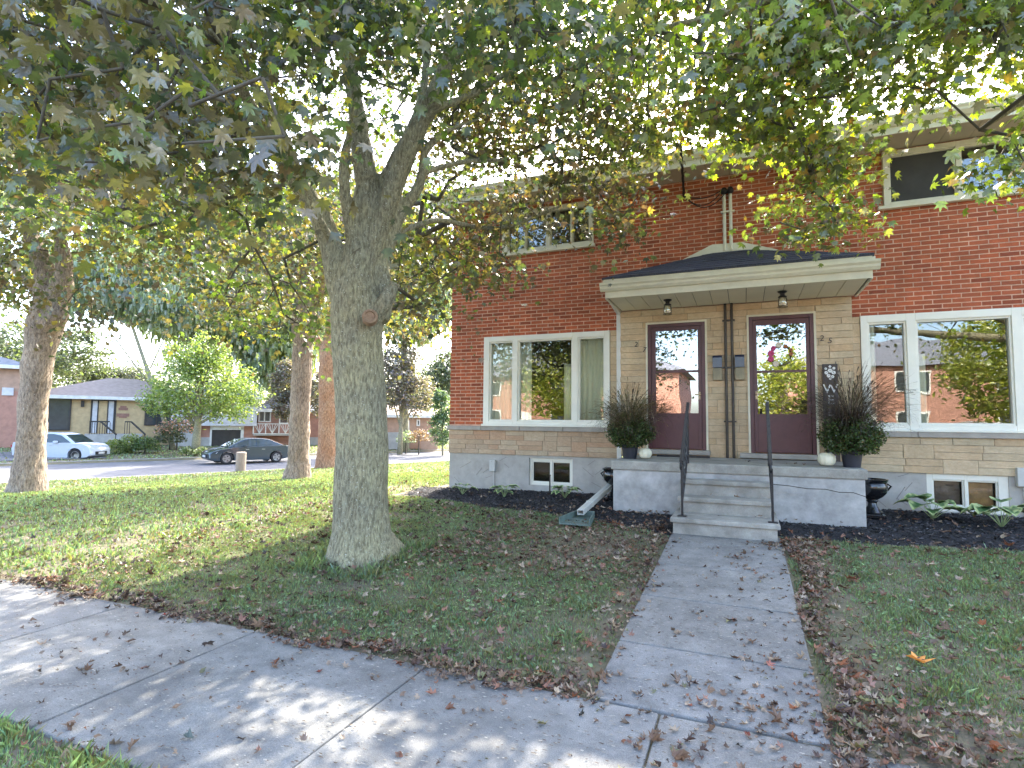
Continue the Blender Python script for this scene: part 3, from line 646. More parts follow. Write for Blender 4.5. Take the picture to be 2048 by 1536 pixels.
# mail boxes
for x0, x1, lb in ((-.45, -.315, 'wall mailbox with navy lid and tan front left of the dark conduits'), (-.12, .01, 'wall mailbox with navy lid and tan front right of the dark conduits')):
    m_ = empty('mailbox', ((x0 + x1) / 2, -.11, 2.25), lb, 'mailbox', 'mailboxes between the doors')
    MB().box(x0, x1, -.165, -.106, 2.25, 2.445).build('body', M['mail_tan'], m_, bevel=.005)
    MB().prism([(x0 - .004, -.106, 2.45), (x0 - .004, -.172, 2.45), (x0 - .004, -.172, 2.61), (x0 - .004, -.15, 2.645), (x0 - .004, -.106, 2.65)], (x1 - x0 + .008, 0, 0)).build('lid', M['mail_dark'], m_, bevel=.003)
# welcome sign
sg = empty('porch_sign', (1.175, -.2, 1.03), 'tall dark wooden sign with white lettering leaning on the stone beside door 25', 'sign')
mb = MB().box(1.075, 1.275, -.17, -.145, 1.03, 2.46); mb.build('board', M['wood_sign'], sg, bevel=.003)
for i, ch in enumerate('WELCOME'): glyph(ch, .19, (1.175, -.172, 2.03 - i * .165), M['white_paint'], sg, 'letter', ext=.002)
mb = MB()
for (dx, dz, r_) in ((-.05, 0, .028), (.0, .03, .034), (.045, .0, .03), (-.02, -.045, .03), (.03, -.06, .025), (-.055, .06, .02), (.05, .065, .022), (0, .09, .02), (0, -.09, .018)):
    for k in range(6):
        a = k * PI / 3 + dx * 40; mb.lathe([(.001, 0), (r_ * .42, .003), (.001, .006)], (1.175 + dx + r_ * .55 * math.cos(a), -.172, 2.33 + dz + r_ * .55 * math.sin(a)), 7, M=Matrix.Rotation(PI / 2, 4, 'X'))
mb.build('painted_flowers', M['white_paint'], sg)
# wreath on door 25
wr = empty('wreath', (.53, -.115, 2.62), 'twig wreath with pink and cream blooms on the glass of door 25', 'wreath')
mb = MB()
for k in range(46):
    a = rng.uniform(0, 2 * PI); r_ = .15 + rng.normal(0, .012); l = rng.uniform(.4, 1.0)
    mb.tube([(.53 + r_ * math.cos(a + t * l), -.115 + rng.normal(0, .006), 2.62 + r_ * math.sin(a + t * l)) for t in (0, .33, .66, 1)], .003, 4, cap=False)
mb.build('twig_ring', M['wreath'], wr)
for (a, r_, s_, mm, nm) in ((2.9, .14, .055, 'pink', 'bloom'), (3.5, .15, .05, 'pink', 'bloom'), (2.3, .15, .04, 'pink', 'bloom'), (1.75, .16, .05, 'ivory', 'bloom'), (4.2, .15, .05, 'ivory', 'bloom'), (1.1, .15, .035, 'rust', 'bloom'), (.5, .16, .03, 'rust', 'bloom'), (.1, .14, .035, 'rust', 'bloom')):
    c = Vector((.53 + r_ * math.cos(a), -.125, 2.62 + r_ * math.sin(a))); mb = MB()
    for ring, (n_, rr, tl) in enumerate(((9, 1., .5), (7, .7, .9), (5, .4, 1.3))):
        for k in range(n_):
            t = 2 * PI * k / n_ + ring; d = Vector((math.cos(t), -.35 * tl, math.sin(t))) * s_ * rr; u = Vector((-math.sin(t), 0, math.cos(t))) * s_ * .36
            mb.add([c, c + d * .6 + u, c + d, c + d * .6 - u], [(0, 1, 2, 3)])
    mb.build(nm, M[mm], wr)
# pumpkins
def pumpkin(x, y, z, r_, lb):
    p = empty('pumpkin', (x, y, z), lb, 'pumpkin'); nr, nz = 40, 12; v = []; f = []
    for i in range(nz + 1):
        t = PI * i / nz
        for j in range(nr):
            a = 2 * PI * j / nr; k = 1 - .06 * (abs(math.sin(a * 4.5)) < .35) - .05 * (1 - abs(math.sin(a * 4.5))); rr = r_ * math.sin(t) ** .8 * k
            v.append((x + rr * math.cos(a), y + rr * math.sin(a), z + r_ * .88 - r_ * .86 * math.cos(t) * (-1) * (1 - .14 * math.exp(-(math.sin(t) * 3) ** 2))))
    for i in range(nz):
        for j in range(nr): f.append((i * nr + j, i * nr + (j + 1) % nr, (i + 1) * nr + (j + 1) % nr, (i + 1) * nr + j))
    m_ = MB(); m_.add(v, f); m_.build('body', M['pumpkin'], p, smooth='all')
    MB().tube([(x, y, z + r_ * 1.55), (x - .005, y, z + r_ * 1.8), (x - .02, y, z + r_ * 2.1)], [.018, .011, .013], 7).build('stem', M['pstem'], p)
pumpkin(-1.365, -1.1, 1.03, .098, 'small white pumpkin beside the left planter near door 27'); pumpkin(.963, -1.32, 1.03, .106, 'white pumpkin with a tall stalk beside the right planter near door 25')
# planters: plastic pot, chrysanthemum dome, purple fountain grass
def planter(x, y, R_, lb, gr_cols, n_gr, seed, gh):
    r2 = np.random.default_rng(seed); z = 1.03
    p = empty('planter', (x, y, z), lb, 'planter')
    MB().lathe([(.095, 0), (.12, .17), (.13, .175), (.13, .205), (.118, .205), (.11, .16), (.05, .15)], (x, y, z), 24).build('pot', M['black_pot'], p, smooth=True)
    n = 9000; d = r2.normal(0, 1, (n, 3)); d /= np.linalg.norm(d, axis=1)[:, None]; lump = np.array([noise.noise(Vector(tuple(q * 2.6 + seed))) for q in d]); rad = R_ * (1 + .32 * lump) * r2.uniform(.3, 1.06, n) ** .5
    pos = np.array([x, y, z + .38]) + d * rad[:, None] * np.array([1.1, 1.0, .82]); pos = pos[pos[:, 2] > z + .17]; n = len(pos)
    lv = np.array([(0, 0, 0), (.5, .35, .1), (0, 1.2, .05), (-.5, .35, .1)]); lf = np.array([(0, 1, 2), (0, 2, 3)])
    c = np.array([.05, .08, .028]) * r2.uniform(.5, 1.9, (n, 1)); c[r2.random(n) < .10] = (.16, .18, .06); c[r2.random(n) < .12] = (.06, .035, .02)
    scatter('mum_foliage', lv, lf, pos, rotm(n, 1.0), r2.uniform(.014, .032, n), M['leafattr'], p, c)
    k = r2.choice(n, 110); k = k[np.linalg.norm(pos[k] - np.array([x, y, z + .38]), axis=1) > R_ * .75]
    scatter('buds', np.array([(-1, 0, 0), (1, 0, 0), (0, 1, 0), (0, 0, 1), (0, -1, 0)]) * .5, np.array([(0, 4, 3), (4, 1, 3), (1, 2, 3), (2, 0, 3)]), pos[k] + d[:1] * 0, rotm(len(k), 1), r2.uniform(.006, .012, len(k)), M['leafattr'], p, np.tile([[.5, .5, .3]], (len(k), 1)))
    # stems
    V, Fc, Cc = [], [], []
    for i in range(n_gr):
        a = r2.uniform(0, 2 * PI); sp = abs(r2.normal(0, .5)) + .05; L = gh * r2.uniform(.4, 1.05) ** .8; plume = r2.random() < .14
        w0 = r2.uniform(.004, .007) * (1.2 if not plume else 1); col = np.array(gr_cols[r2.integers(len(gr_cols))]) * r2.uniform(.6, 1.4)
        px, pz = 0., 0.; ang = PI / 2 - sp * .55; bend = r2.uniform(.2, 1.6) * (1.3 if not plume else .8); ns = 9; b0 = len(V); side = np.array([-math.sin(a), math.cos(a), 0])
        for s_ in range(ns + 1):
            f = s_ / ns; ww = w0 * (1 - f * .85) if not plume else (w0 * .6 if f < .6 else w0 * (.8 + 1.6 * math.sin(PI * (f - .6) / .42)))
            q = np.array([x + math.cos(a) * (px + .02), y + math.sin(a) * (px + .02), z + .2 + pz]); tw = side * math.cos(s_ * .3) + np.array([0, 0, 1]) * math.sin(s_ * .3) * .4
            V += [q - tw * ww, q + tw * ww]; Cc += [col * (1 if not (plume and f > .6) else 1.5)] * 2
            if s_: k_ = len(V) - 4; Fc.append((k_, k_ + 1, k_ + 3, k_ + 2))
            if plume and f > .62 and f < 1:
                for _ in range(5):
                    e_ = r2.normal(0, 1, 3) * .011 + np.array([math.cos(a) * .012, math.sin(a) * .012, .004]); k2 = len(V); V += [q - side * .001, q + side * .001, q + e_, q + e_ * .99]; Cc += [col * 1.7] * 4; Fc.append((k2, k2 + 1, k2 + 2, k2 + 3))
            st = L / ns; px += math.cos(ang) * st; pz += math.sin(ang) * st; ang -= bend * f * .42
    npmesh('fountain_grass', np.array(V), np.array(Fc), M['leafattr'], p, np.array(Cc), kind='stuff')
    return p

planter(-1.59, -1.1, .30, 'black pot with green mum and bronze fountain grass left of door 27', [(.09, .06, .042), (.14, .10, .065), (.055, .04, .028), (.08, .08, .04)], 1500, 3, 1.0)
planter(1.245, -1.3, .34, 'black pot with round green mum and dark purple fountain grass by the sign', [(.05, .032, .032), (.08, .05, .045), (.035, .025, .022), (.06, .055, .035)], 1250, 4, 1.2)
MB().tube([(.85, -1.12, 1.042), (1.0, -1.2, 1.046), (1.3, -1.5, 1.04), (1.33, -1.56, 1.038)], .01, 5)
# trailing sprig of the right planter
# urns beside the porch
def urn(x, y, z, s, lb):
    u = empty('urn', (x, y, z), lb, 'urn', 'black urns beside the porch')
    MB().box(x - .13 * s, x + .13 * s, y - .13 * s, y + .13 * s, z, z + .05 * s).build('plinth', M['urn'], u, bevel=.006)
    MB().lathe([(.11, .05), (.12, .07), (.09, .10), (.055, .15), (.05, .19), (.07, .215), (.06, .23), (.12, .27), (.165, .32), (.18, .38), (.175, .43), (.165, .45), (.185, .475), (.19, .50), (.165, .50), (.15, .46), (.14, .38)], (x, y, z), 32).build('bowl', M['urn'], u, smooth=True)
    for a_ in (0, PI): 
        MB().tube([(x + (.17 * math.cos(a_)) , y - .0, z + .44), (x + .215 * math.cos(a_), y, z + .41), (x + .17 * math.cos(a_), y, z + .35)], .012, 6).build('handle', M['urn'], u, smooth=True)
urn(-1.93, -.62, .34, 1.05, 'glossy black pedestal urn at the left end of the porch by the downspout'); urn(1.53, -.85, .36, .98, 'glossy black pedestal urn at the right end of the porch')
# downspout extension and splash block
ext = empty('downspout_extension', (-1.95, -1.4, .4), 'white downspout extension sloping down beside the porch', 'downspout')
a_, b_ = Vector((-2.0, -.42, .575)), Vector((-2.02, -2.28, .375)); mb = MB(); d_ = (b_ - a_).normalized()
Mx = Matrix.Translation(a_) @ d_.to_track_quat('X', 'Z').to_matrix().to_4x4(); L = (b_ - a_).length
for q in ((0, L, -.045, .045, -.032, -.026), (0, L, -.045, .045, .026, .032), (0, L, -.045, -.039, -.026, .026), (0, L, .039, .045, -.026, .026), (0, L, -.008, .008, .032, .038)): mb.box(*q, M=Mx)
mb.box(L - .5, L - .46, -.05, .05, -.036, .041, M=Mx); mb.build('tube', M['alu'], ext)
mb = MB(); zz = H(-2, -2.5) + .03; pa = [(-1.88, -2.1), (-2.12, -2.1), (-2.17, -2.72), (-1.78, -2.72)]
mb.prism([(p[0], p[1], zz) for p in pa], (0, 0, .02))
for p, q in ((pa[0], pa[3]), (pa[1], pa[2]), (pa[0], pa[1])): mb.bar((p[0], p[1], zz + .05), (q[0], q[1], zz + .045), .018, .09)
sb = mb.build('splash_block', M['splash'], None, bevel=.004); tag(sb, 'grey green plastic splash block on the mulch under the downspout extension', 'splash block')
# hostas
M['hosta'] = None
def hosta_mat():
    m = bpy.data.materials.new('hosta_leaf'); m.use_nodes = True; t = m.node_tree; L = t.links.new; N = t.nodes.new; b = t.nodes['Principled BSDF']
    at = N('ShaderNodeAttribute'); at.attribute_name = 'col'; L(at.outputs[0], b.inputs['Base Color']); b.inputs['Roughness'].default_value = .45; b.inputs['Subsurface Weight'].default_value = .0
    return m
M['hosta'] = hosta_mat()
def hosta(x, y, s, n, lb, seed):
    r2 = random.Random(seed); z = float(bedz(x, y)); h = empty('hosta', (x, y, z), lb, 'hosta', 'variegated hostas in the mulch bed')
    for i in range(n):
        a = 2 * PI * i / n + r2.uniform(-.35, .35); up = r2.uniform(.55, 1.3); l = s * r2.uniform(.75, 1.15); st = s * r2.uniform(.6, 1.15)
        dirh = Vector((math.cos(a), math.sin(a), 0)); base = Vector((x, y, z)); tip0 = base + dirh * st * math.cos(up) + Vector((0, 0, st * math.sin(up) + .02)); side = Vector((-math.sin(a), math.cos(a), 0))
        V, C, Fc = [], [], []; nu, nv = 9, 7; wd = l * r2.uniform(.36, .46)
        for iu in range(nu):
            u = iu / (nu - 1); wu = wd * (math.sin(PI * min(1, u * 1.0) ** .62) ** .75 if 0 < u < 1 else 0); fall = up - 1.5 * u
            c0 = tip0 + dirh * l * (u - .08 * u * u) + Vector((0, 0, l * (math.sin(up) * u * .55 - .55 * u * u)))
            for iv in range(nv):
                v = 2 * iv / (nv - 1) - 1; p_ = c0 + side * wu * v + Vector((0, 0, wu * (.35 * abs(v) - .1) + .004 * math.sin(u * 20 + v * 9)))
                edge_ = abs(v) + .15 * math.sin(u * 17 + i) > .66 or u > .86; col = (.42, .50, .22) if edge_ else ((.05, .13, .045) if (iv + iu) % 2 else (.07, .16, .05)); V.append(p_); C.append(col)
        for iu in range(nu - 1):
            for iv in range(nv - 1): k = iu * nv + iv; Fc.append((k, k + 1, k + nv + 1, k + nv))
        npmesh('leaf', np.array([tuple(v) for v in V]), np.array(Fc), M['hosta'], h, np.array(C), smooth=True)
        mbs = MB(); mbs.tube([base, base.lerp(tip0, .5) + Vector((0, 0, .01)), tip0], [.006, .004, .003], 5); o_ = mbs.build('stalk', M['hstalk'], h)
M['hstalk'] = mat('hosta_stalk', (.25, .33, .15), .6, var=.1)
for px, py, s, n, lb in ((925, 985, .15, 8, 'small pale hosta near the left corner of the house'), (1008, 993, .17, 12, 'variegated hosta below the left window, left of the basement window'), (1130, 996, .17, 12, 'variegated hosta in front of the left basement window'), (1866, 1042, .26, 12, 'large variegated hosta at the left of the right basement window'), (2004, 1058, .27, 13, 'large variegated hosta at the right edge by the right basement window')):
    g = PZ(px, py, .33); hosta(g.x, min(g.y, -.15) if s < .2 else g.y, s, n, lb, px)
# small utility things
def ubox(x0, x1, z0, z1, lb, xc):
    u = empty('utility_box', ((x0 + x1) / 2, 0, z0), lb, 'utility box'); MB().box(x0, x1, -.09, -.0, z0, z1).build('cover', M['plate'], u, bevel=.008); MB().tube([(xc, -.02, z0), (xc, -.02, .3)], .011, 8).build('pipe', M['plate'], u)
    MB().lathe([(.006, 0), (.006, .006)], ((x0 + x1) / 2, -.09, z1 - .02), 8, M=Matrix.Rotation(PI / 2, 4, 'X')).build('screw', M['joint'], u)
ubox(-4.375, -4.265, .645, .855, 'small grey cable box on the foundation left of the basement window', -4.31); ubox(3.315, 3.50, .775, 1.02, 'white utility box on the wall right of the right basement window', 3.40)
st = MB().tube([(-3.18, -.12, .3), (-3.18, -.12, .63)], .013, 8); st.box(-3.195, -3.165, -.135, -.105, .62, .64); tag(st.build('stake', M['dark_metal'], None), 'thin dark stake standing in front of the left basement window', 'stake')
fs = G(1603, 1050); mb = MB(); pts = [(fs.x + .17 * math.cos(t) * (1 + .15 * math.sin(3 * t)), fs.y + .10 * math.sin(t), H(fs.x, fs.y) + .03) for t in np.linspace(0, 2 * PI, 12, endpoint=False)]
mb.prism(pts, (0, 0, .03)); tag(mb.build('flat_stone', M['ledge'], None, bevel=.008), 'flat pale stone beside the right end of the bottom step', 'stone')
for (sx, sy, rr) in ((.2, .0, .06), (.33, -.03, .05)):
    mb = MB(); mb.prism([(fs.x + sx + rr * math.cos(t), fs.y + sy + rr * .7 * math.sin(t), H(fs.x, fs.y) + .02) for t in np.linspace(0, 2 * PI, 8, endpoint=False)], (0, 0, .03))
    tag(mb.build('flat_stone', M['ledge'], None, bevel=.006), 'small pale stone %s the flat stone by the steps' % ('next to' if sx < .3 else 'at the far side of'), 'stone')
# dark bar lying on the door sill side
o = MB().bar((-1.30, -.33, 1.045), (-.50, -.36, 1.045), .05, .028).build('doormat_strip', M['black_iron'], None); tag(o, 'thin dark mat rolled against the threshold of door 27', 'mat')
# overhead service cable
cb = empty('service_cable', (-.85, -.02, 5.2), 'twisted black service cable dropping to the house wall above the canopy', 'cable')
a0 = PY(1368, 392, -.04); far_ = P(1325, -420, 5.0); mid = P(1350, 120, 6.9)
pts = []
c1 = a0 + (P(1350, 120, 6.9) - a0) * .5 + Vector((0, 0, -.1))
for i in range(60):
    f = i / 59; p_ = a0.lerp(far_, f) + Vector((0, 0, -.55 * 4 * f * (1 - f) * .5)); pts.append(p_)
for ph_ in (0, 2.1, 4.2):
    MB().tube([p_ + Vector((.012 * math.cos(i * .9 + ph_), 0, .0)) + Vector((0, .008 * math.sin(i * .9 + ph_), 0)) for i, p_ in enumerate(pts)], .011, 5).build('strand', M['cable'], cb)
wh = Vector((-.25, -.08, 5.36)); b0 = a0
for k, sag in enumerate((.10, .22, .26)):
    MB().tube([b0.lerp(wh + Vector((.08 * (k == 2), 0, 0)), f) + Vector((0, -.03, -4 * sag * f * (1 - f))) for f in np.linspace(0, 1, 14)], .008, 6).build('drip_loop', M['cable'], cb)
MB().tube([a0 + Vector((-.012, 0, .05)), a0 + Vector((0, 0, 0)), a0 + Vector((.05, .03, -.05))], .02, 6).build('clamp', M['cable'], cb)
# ------------------------------------------------------------------ maple leaves
def maple(detail=2, curl=0., fold=.15, droop=.25, seed=0, jag=.07):
    r2 = random.Random(seed)
    if detail == 2: half = [(90, 1.0), (79, .64), (70, .50), (60, .78), (46, .93), (38, .62), (25, .43), (14, .62), (5, .74), (-12, .40), (-42, .42), (-78, .16)]
    elif detail == 1: half = [(90, 1.0), (70, .50), (47, .93), (25, .42), (5, .72), (-40, .42)]
    else: half = [(90, 1.0), (68, .45), (44, .85), (10, .5), (-35, .4)]
    pts = [(a, r_) for a, r_ in half] + [(180 - a, r_) for a, r_ in reversed(half) if a != 90]
    v = [(0, .12, 0)]
    for a, r_ in pts:
        rr = r_ * r2.uniform(1 - jag, 1 + min(jag, .1)); x, y = rr * math.cos(math.radians(a)), rr * math.sin(math.radians(a))
        z = fold * abs(x) - droop * (x * x + y * y) + r2.uniform(-.05, .05)
        if curl: z += curl * (x * math.cos(seed) + y * math.sin(seed)) ** 2 + r2.uniform(-.12, .12) * curl
        v.append((x, y, z))
    n = len(pts); f = [(0, i + 1, (i + 1) % n + 1) for i in range(n)]
    v = np.array(v) * .72; v[:, 1] -= .15
    return v, np.array(f)
LEAF_HI = [maple(2, 0, .2, .3, s) for s in range(4)]; LEAF_MID = maple(1, 0, .2, .3); LEAF_LO = maple(0, 0, .2, .3)
PAL = {   # leaf reflectances with weights
 'green': ([(.055, .085, .028), (.04, .065, .03), (.08, .10, .03), (.035, .055, .032), (.10, .085, .035), (.20, .20, .03)], [.3, .25, .2, .12, .1, .03]),
 'bronze': ([(.085, .065, .045), (.065, .06, .035), (.06, .08, .035), (.12, .075, .045), (.08, .085, .04), (.20, .18, .05)], [.22, .25, .28, .05, .18, .02]),
 'yellow': ([(.12, .16, .025), (.09, .13, .028), (.16, .18, .03), (.06, .085, .025), (.13, .085, .03), (.045, .065, .03)], [.25, .22, .18, .17, .08, .1]),
 'left': ([(.06, .075, .03), (.085, .07, .035), (.045, .065, .032), (.10, .085, .04), (.14, .13, .03), (.07, .055, .03)], [.27, .2, .2, .15, .08, .1]),
}
def pal(name, n):
    c, w_ = PAL[name]; return np.array(c)[rng.choice(len(c), n, p=np.array(w_) / sum(w_))] * rng.uniform(.95, 1.6, (n, 1))
M['leaf'] = leafmat('maple_leaf', .45, gloss=.07); M['leaf_part'] = {}
for k_, (c_, w_) in PAL.items(): M['leaf_part'][k_] = leafmat('maple_leaf_' + k_, .45, randcol=[tuple(1.3 * v for v in c_[k]) for k in (0, 1, 2, 4, 3, 1, 5)], gloss=.11)
def bark(name, c1, c2, c3, sc=1.0, bump=.02):
    m = bpy.data.materials.new(name); m.use_nodes = True; t = m.node_tree; L = t.links.new; N = t.nodes.new; b = t.nodes['Principled BSDF']; b.inputs['Roughness'].default_value = .9
    tc = N('ShaderNodeTexCoord'); mp = N('ShaderNodeMapping'); mp.inputs['Scale'].default_value = (1, 1, .28); L(tc.outputs['Object'], mp.inputs[0])
    n1 = N('ShaderNodeTexNoise'); n1.inputs['Scale'].default_value = 2.2 * sc; n1.inputs['Detail'].default_value = 6; L(tc.outputs['Object'], n1.inputs[0])
    n2 = N('ShaderNodeTexNoise'); n2.inputs['Scale'].default_value = 38 * sc; n2.inputs['Detail'].default_value = 6; n2.inputs['Roughness'].default_value = .7; L(mp.outputs[0], n2.inputs[0])
    vo = N('ShaderNodeTexVoronoi'); vo.inputs['Scale'].default_value = 26 * sc; vo.feature = 'F1'; L(mp.outputs[0], vo.inputs['Vector'])
    r1 = N('ShaderNodeValToRGB'); r1.color_ramp.elements[0].position = .35; r1.color_ramp.elements[1].position = .65; r1.color_ramp.elements[0].color = rgb(c1); r1.color_ramp.elements[1].color = rgb(c2); L(n1.outputs[0], r1.inputs[0])
    r2 = N('ShaderNodeValToRGB'); r2.color_ramp.elements[0].position = .38; r2.color_ramp.elements[1].position = .62; r2.color_ramp.elements[0].color = (.45, .43, .4, 1); r2.color_ramp.elements[1].color = (1.25, 1.25, 1.2, 1); L(n2.outputs[0], r2.inputs[0])
    mx = N('ShaderNodeMix'); mx.data_type = 'RGBA'; mx.blend_type = 'MULTIPLY'; mx.inputs[0].default_value = 1; L(r1.outputs[0], mx.inputs[6]); L(r2.outputs[0], mx.inputs[7])
    n3 = N('ShaderNodeTexNoise'); n3.inputs['Scale'].default_value = 55 * sc; n3.inputs['Detail'].default_value = 3; L(tc.outputs['Object'], n3.inputs[0])
    r3 = N('ShaderNodeValToRGB'); r3.color_ramp.elements[0].position = .64; r3.color_ramp.elements[1].position = .70; L(n3.outputs[0], r3.inputs[0])
    m2 = N('ShaderNodeMix'); m2.data_type = 'RGBA'; m2.inputs[7].default_value = rgb(c3); L(r3.outputs[0], m2.inputs[0]); L(mx.outputs[2], m2.inputs[6]); L(m2.outputs[2], b.inputs['Base Color'])
    ad = N('ShaderNodeMath'); ad.operation = 'MULTIPLY_ADD'; ad.inputs[1].default_value = .6; L(vo.outputs['Distance'], ad.inputs[0]); L(n2.outputs[0], ad.inputs[2])
    bp = N('ShaderNodeBump'); bp.inputs['Distance'].default_value = bump; bp.inputs['Strength'].default_value = 1; L(ad.outputs[0], bp.inputs['Height']); L(bp.outputs[0], b.inputs['Normal']); return m
M['bark'] = bark('maple_bark', (.27, .255, .185), (.37, .34, .215), (.55, .56, .48), 1.2, .012)
M['bark_pink'] = bark('weathered_bark', (.30, .245, .20), (.42, .34, .27), (.58, .54, .48), .8, .025)
M['bark_sun_tint'] = bark('sun_tinted_bark', (.38, .20, .11), (.44, .28, .18), (.4, .33, .28), .8, .03)  # orange sunlight on the third street trunk, put into the bark colour
M['twig'] = mat('twig_bark', (.085, .075, .055), .9, var=.3, scale=8)
M['scar'] = mat('pruned_wood', (.24, .15, .09), .9, col2=(.34, .23, .15), scale=30, bump=.004)
def wood(name, tubes, m, parent, voxel, amp=.012, smooth_it=6):
    """limbs joined smoothly: voxel-remeshed tubes, then roughened along the normals"""
    mb = MB()
    for pts, rad in tubes: mb.tube(pts, rad, 14)
    me = bpy.data.meshes.new('tmp'); me.from_pydata([tuple(v) for v in mb.v], [], mb.f); bm = bmesh.new(); bm.from_mesh(me); bmesh.ops.recalc_face_normals(bm, faces=bm.faces); bm.to_mesh(me); bm.free()
    ob = bpy.data.objects.new('tmp', me); COL.objects.link(ob)
    r_ = ob.modifiers.new('r', 'REMESH'); r_.mode = 'VOXEL'; r_.voxel_size = voxel; s_ = ob.modifiers.new('s', 'SMOOTH'); s_.iterations = smooth_it; s_.factor = .5
    dg = bpy.context.evaluated_depsgraph_get(); m2 = bpy.data.meshes.new_from_object(ob.evaluated_get(dg)); bpy.data.objects.remove(ob)
    n = len(m2.vertices); co = np.empty(n * 3, np.float32); m2.vertices.foreach_get('co', co); co = co.reshape(-1, 3); no = np.empty(n * 3, np.float32); m2.vertices.foreach_get('normal', no); no = no.reshape(-1, 3)
    d = np.array([noise.noise(Vector((c[0] * 16, c[1] * 16, c[2] * 4.5))) + .6 * noise.noise(Vector((c[0] * 40, c[1] * 40, c[2] * 14))) + 1.6 * noise.noise(Vector((c[0] * 4, c[1] * 4, c[2] * 2))) for c in co.tolist()], np.float32)
    co = co + no * (d * amp)[:, None] - np.array(WL[parent], np.float32)
    m2.vertices.foreach_set('co', co.ravel()); m2.update(); m2.name = name; m2.materials.clear(); m2.materials.append(m); m2.polygons.foreach_set('use_smooth', np.ones(len(m2.polygons), dtype=bool))
    return link(name, m2, None, parent)
def limb(pts, k=.9):
    """[(px,py,depth,width_px)] -> smoothed points and radii"""
    A = [np.array([*P(a, b_, d), w_ / 2 / FPX * d * k]) for a, b_, d, w_ in pts]; out = []
    for i in range(len(A) - 1):
        p0, p1, p2, p3 = A[max(i - 1, 0)], A[i], A[i + 1], A[min(i + 2, len(A) - 1)]; n = max(2, int(np.linalg.norm(p2[:3] - p1[:3]) / .12))
        for j in range(n):
            t = j / n; out.append(.5 * ((2 * p1) + (-p0 + p2) * t + (2 * p0 - 5 * p1 + 4 * p2 - p3) * t * t + (-p0 + 3 * p1 - 3 * p2 + p3) * t ** 3))
    out.append(A[-1]); return [Vector(a[:3]) for a in out], [max(.006, float(a[3])) for a in out]
def grow(tree, limbs, sprays, leaf_n, leaf_size, palette, spread=(.34, .34, .2), n_parts=0, rmin=.004, up_bias=.25, twig_step=.3, mid_only=False, gath=1.0, name_twigs='twigs', rk=.0026):
    """hang sprays of leaves on twigs grown from the limbs"""
    nodes = [np.array(p_) for l, r_ in limbs for p_ in l[::3]]; par = [-1] * len(nodes); nb = len(nodes)
    sprays = sorted(sprays, key=lambda s_: min(np.linalg.norm(np.array(s_) - n_) for n_ in nodes[:nb:2]))
    ends = []; N_ = np.array(nodes); 
    for s_ in sprays:
        s_ = np.array(s_); d = np.linalg.norm(N_ - s_, axis=1) + np.clip(N_[:, 2] - s_[2] - .3, 0, 9) * .3; i = int(d.argmin()); a = N_[i]; L_ = np.linalg.norm(s_ - a); k_ = max(1, int(L_ / twig_step)); prev = i; new = []
        for j in range(1, k_ + 1):
            f = j / k_; q = a + (s_ - a) * f + np.array([0, 0, up_bias * L_ * .35 * math.sin(PI * f) * (1 - f * .3)]) + (rng.normal(0, .03, 3) * min(1, L_) if j < k_ else 0); nodes.append(q); par.append(prev); prev = len(nodes) - 1; new.append(q)
        N_ = np.vstack([N_, new]); ends.append(prev)
    wgt = np.zeros(len(nodes))
    for e in ends:
        j = e
        while j >= 0: wgt[j] += 1; j = par[j]
    mb = MB()
    for i in range(nb, len(nodes)):
        if wgt[i] == 0: continue
        r0 = rmin + rk * math.sqrt(wgt[par[i]] if par[i] >= nb else wgt[i] * 1.2); r1 = rmin * .8 + rk * math.sqrt(wgt[i])
        mb.tube([nodes[par[i]], nodes[i]], [r0, r1], 5, cap=False)
    o_ = mb.build(name_twigs, M['twig'], tree, smooth='all', kind='stuff')
    # leaves
    S_ = np.array(sprays); n = len(S_) * leaf_n; idx = np.repeat(np.arange(len(S_)), leaf_n)
    dirn = rng.normal(0, 1, (len(S_), 3)); dirn[:, 2] *= .2; dirn /= np.linalg.norm(dirn, axis=1)[:, None]
    off = rng.normal(0, 1, (n, 3)) * np.array(spread) * np.array([1, 1, .55]) * gath + dirn[idx] * rng.uniform(-.45, .45, (n, 1)) * spread[0] / .34; off[:, 2] -= .5 * (off[:, 0] ** 2 + off[:, 1] ** 2)
    pos = S_[idx] + off; size = leaf_size * rng.uniform(.45, 1.35, n)
    R_ = leafrot(n); cols = pal(palette, n); tint = rng.choice(5, len(S_), p=[.3, .25, .2, .13, .12]); cols *= np.array([(1, 1, 1), (.62, .62, .68), (1.35, 1.3, .95), (1.1, .85, .95), (1.9, 1.9, .8)])[tint][idx]
    return pos, R_, size, cols
def leafrot(n):
    """normals up, tips leaning outward and hanging"""
    yaw = rng.uniform(0, 2 * PI, n); pitch = rng.normal(-.75, .45, n); roll = rng.normal(0, .45, n)
    cy_, sy = np.cos(yaw), np.sin(yaw); cp, sp = np.cos(pitch), np.sin(pitch); cr, sr = np.cos(roll), np.sin(roll); Z = np.zeros(n); O = np.ones(n)
    Rz = np.stack([cy_, -sy, Z, sy, cy_, Z, Z, Z, O], -1).reshape(-1, 3, 3); Rx = np.stack([O, Z, Z, Z, cp, -sp, Z, sp, cp], -1).reshape(-1, 3, 3); Ry = np.stack([cr, Z, sr, Z, O, Z, -sr, Z, cr], -1).reshape(-1, 3, 3)
    return Rz @ Rx @ Ry
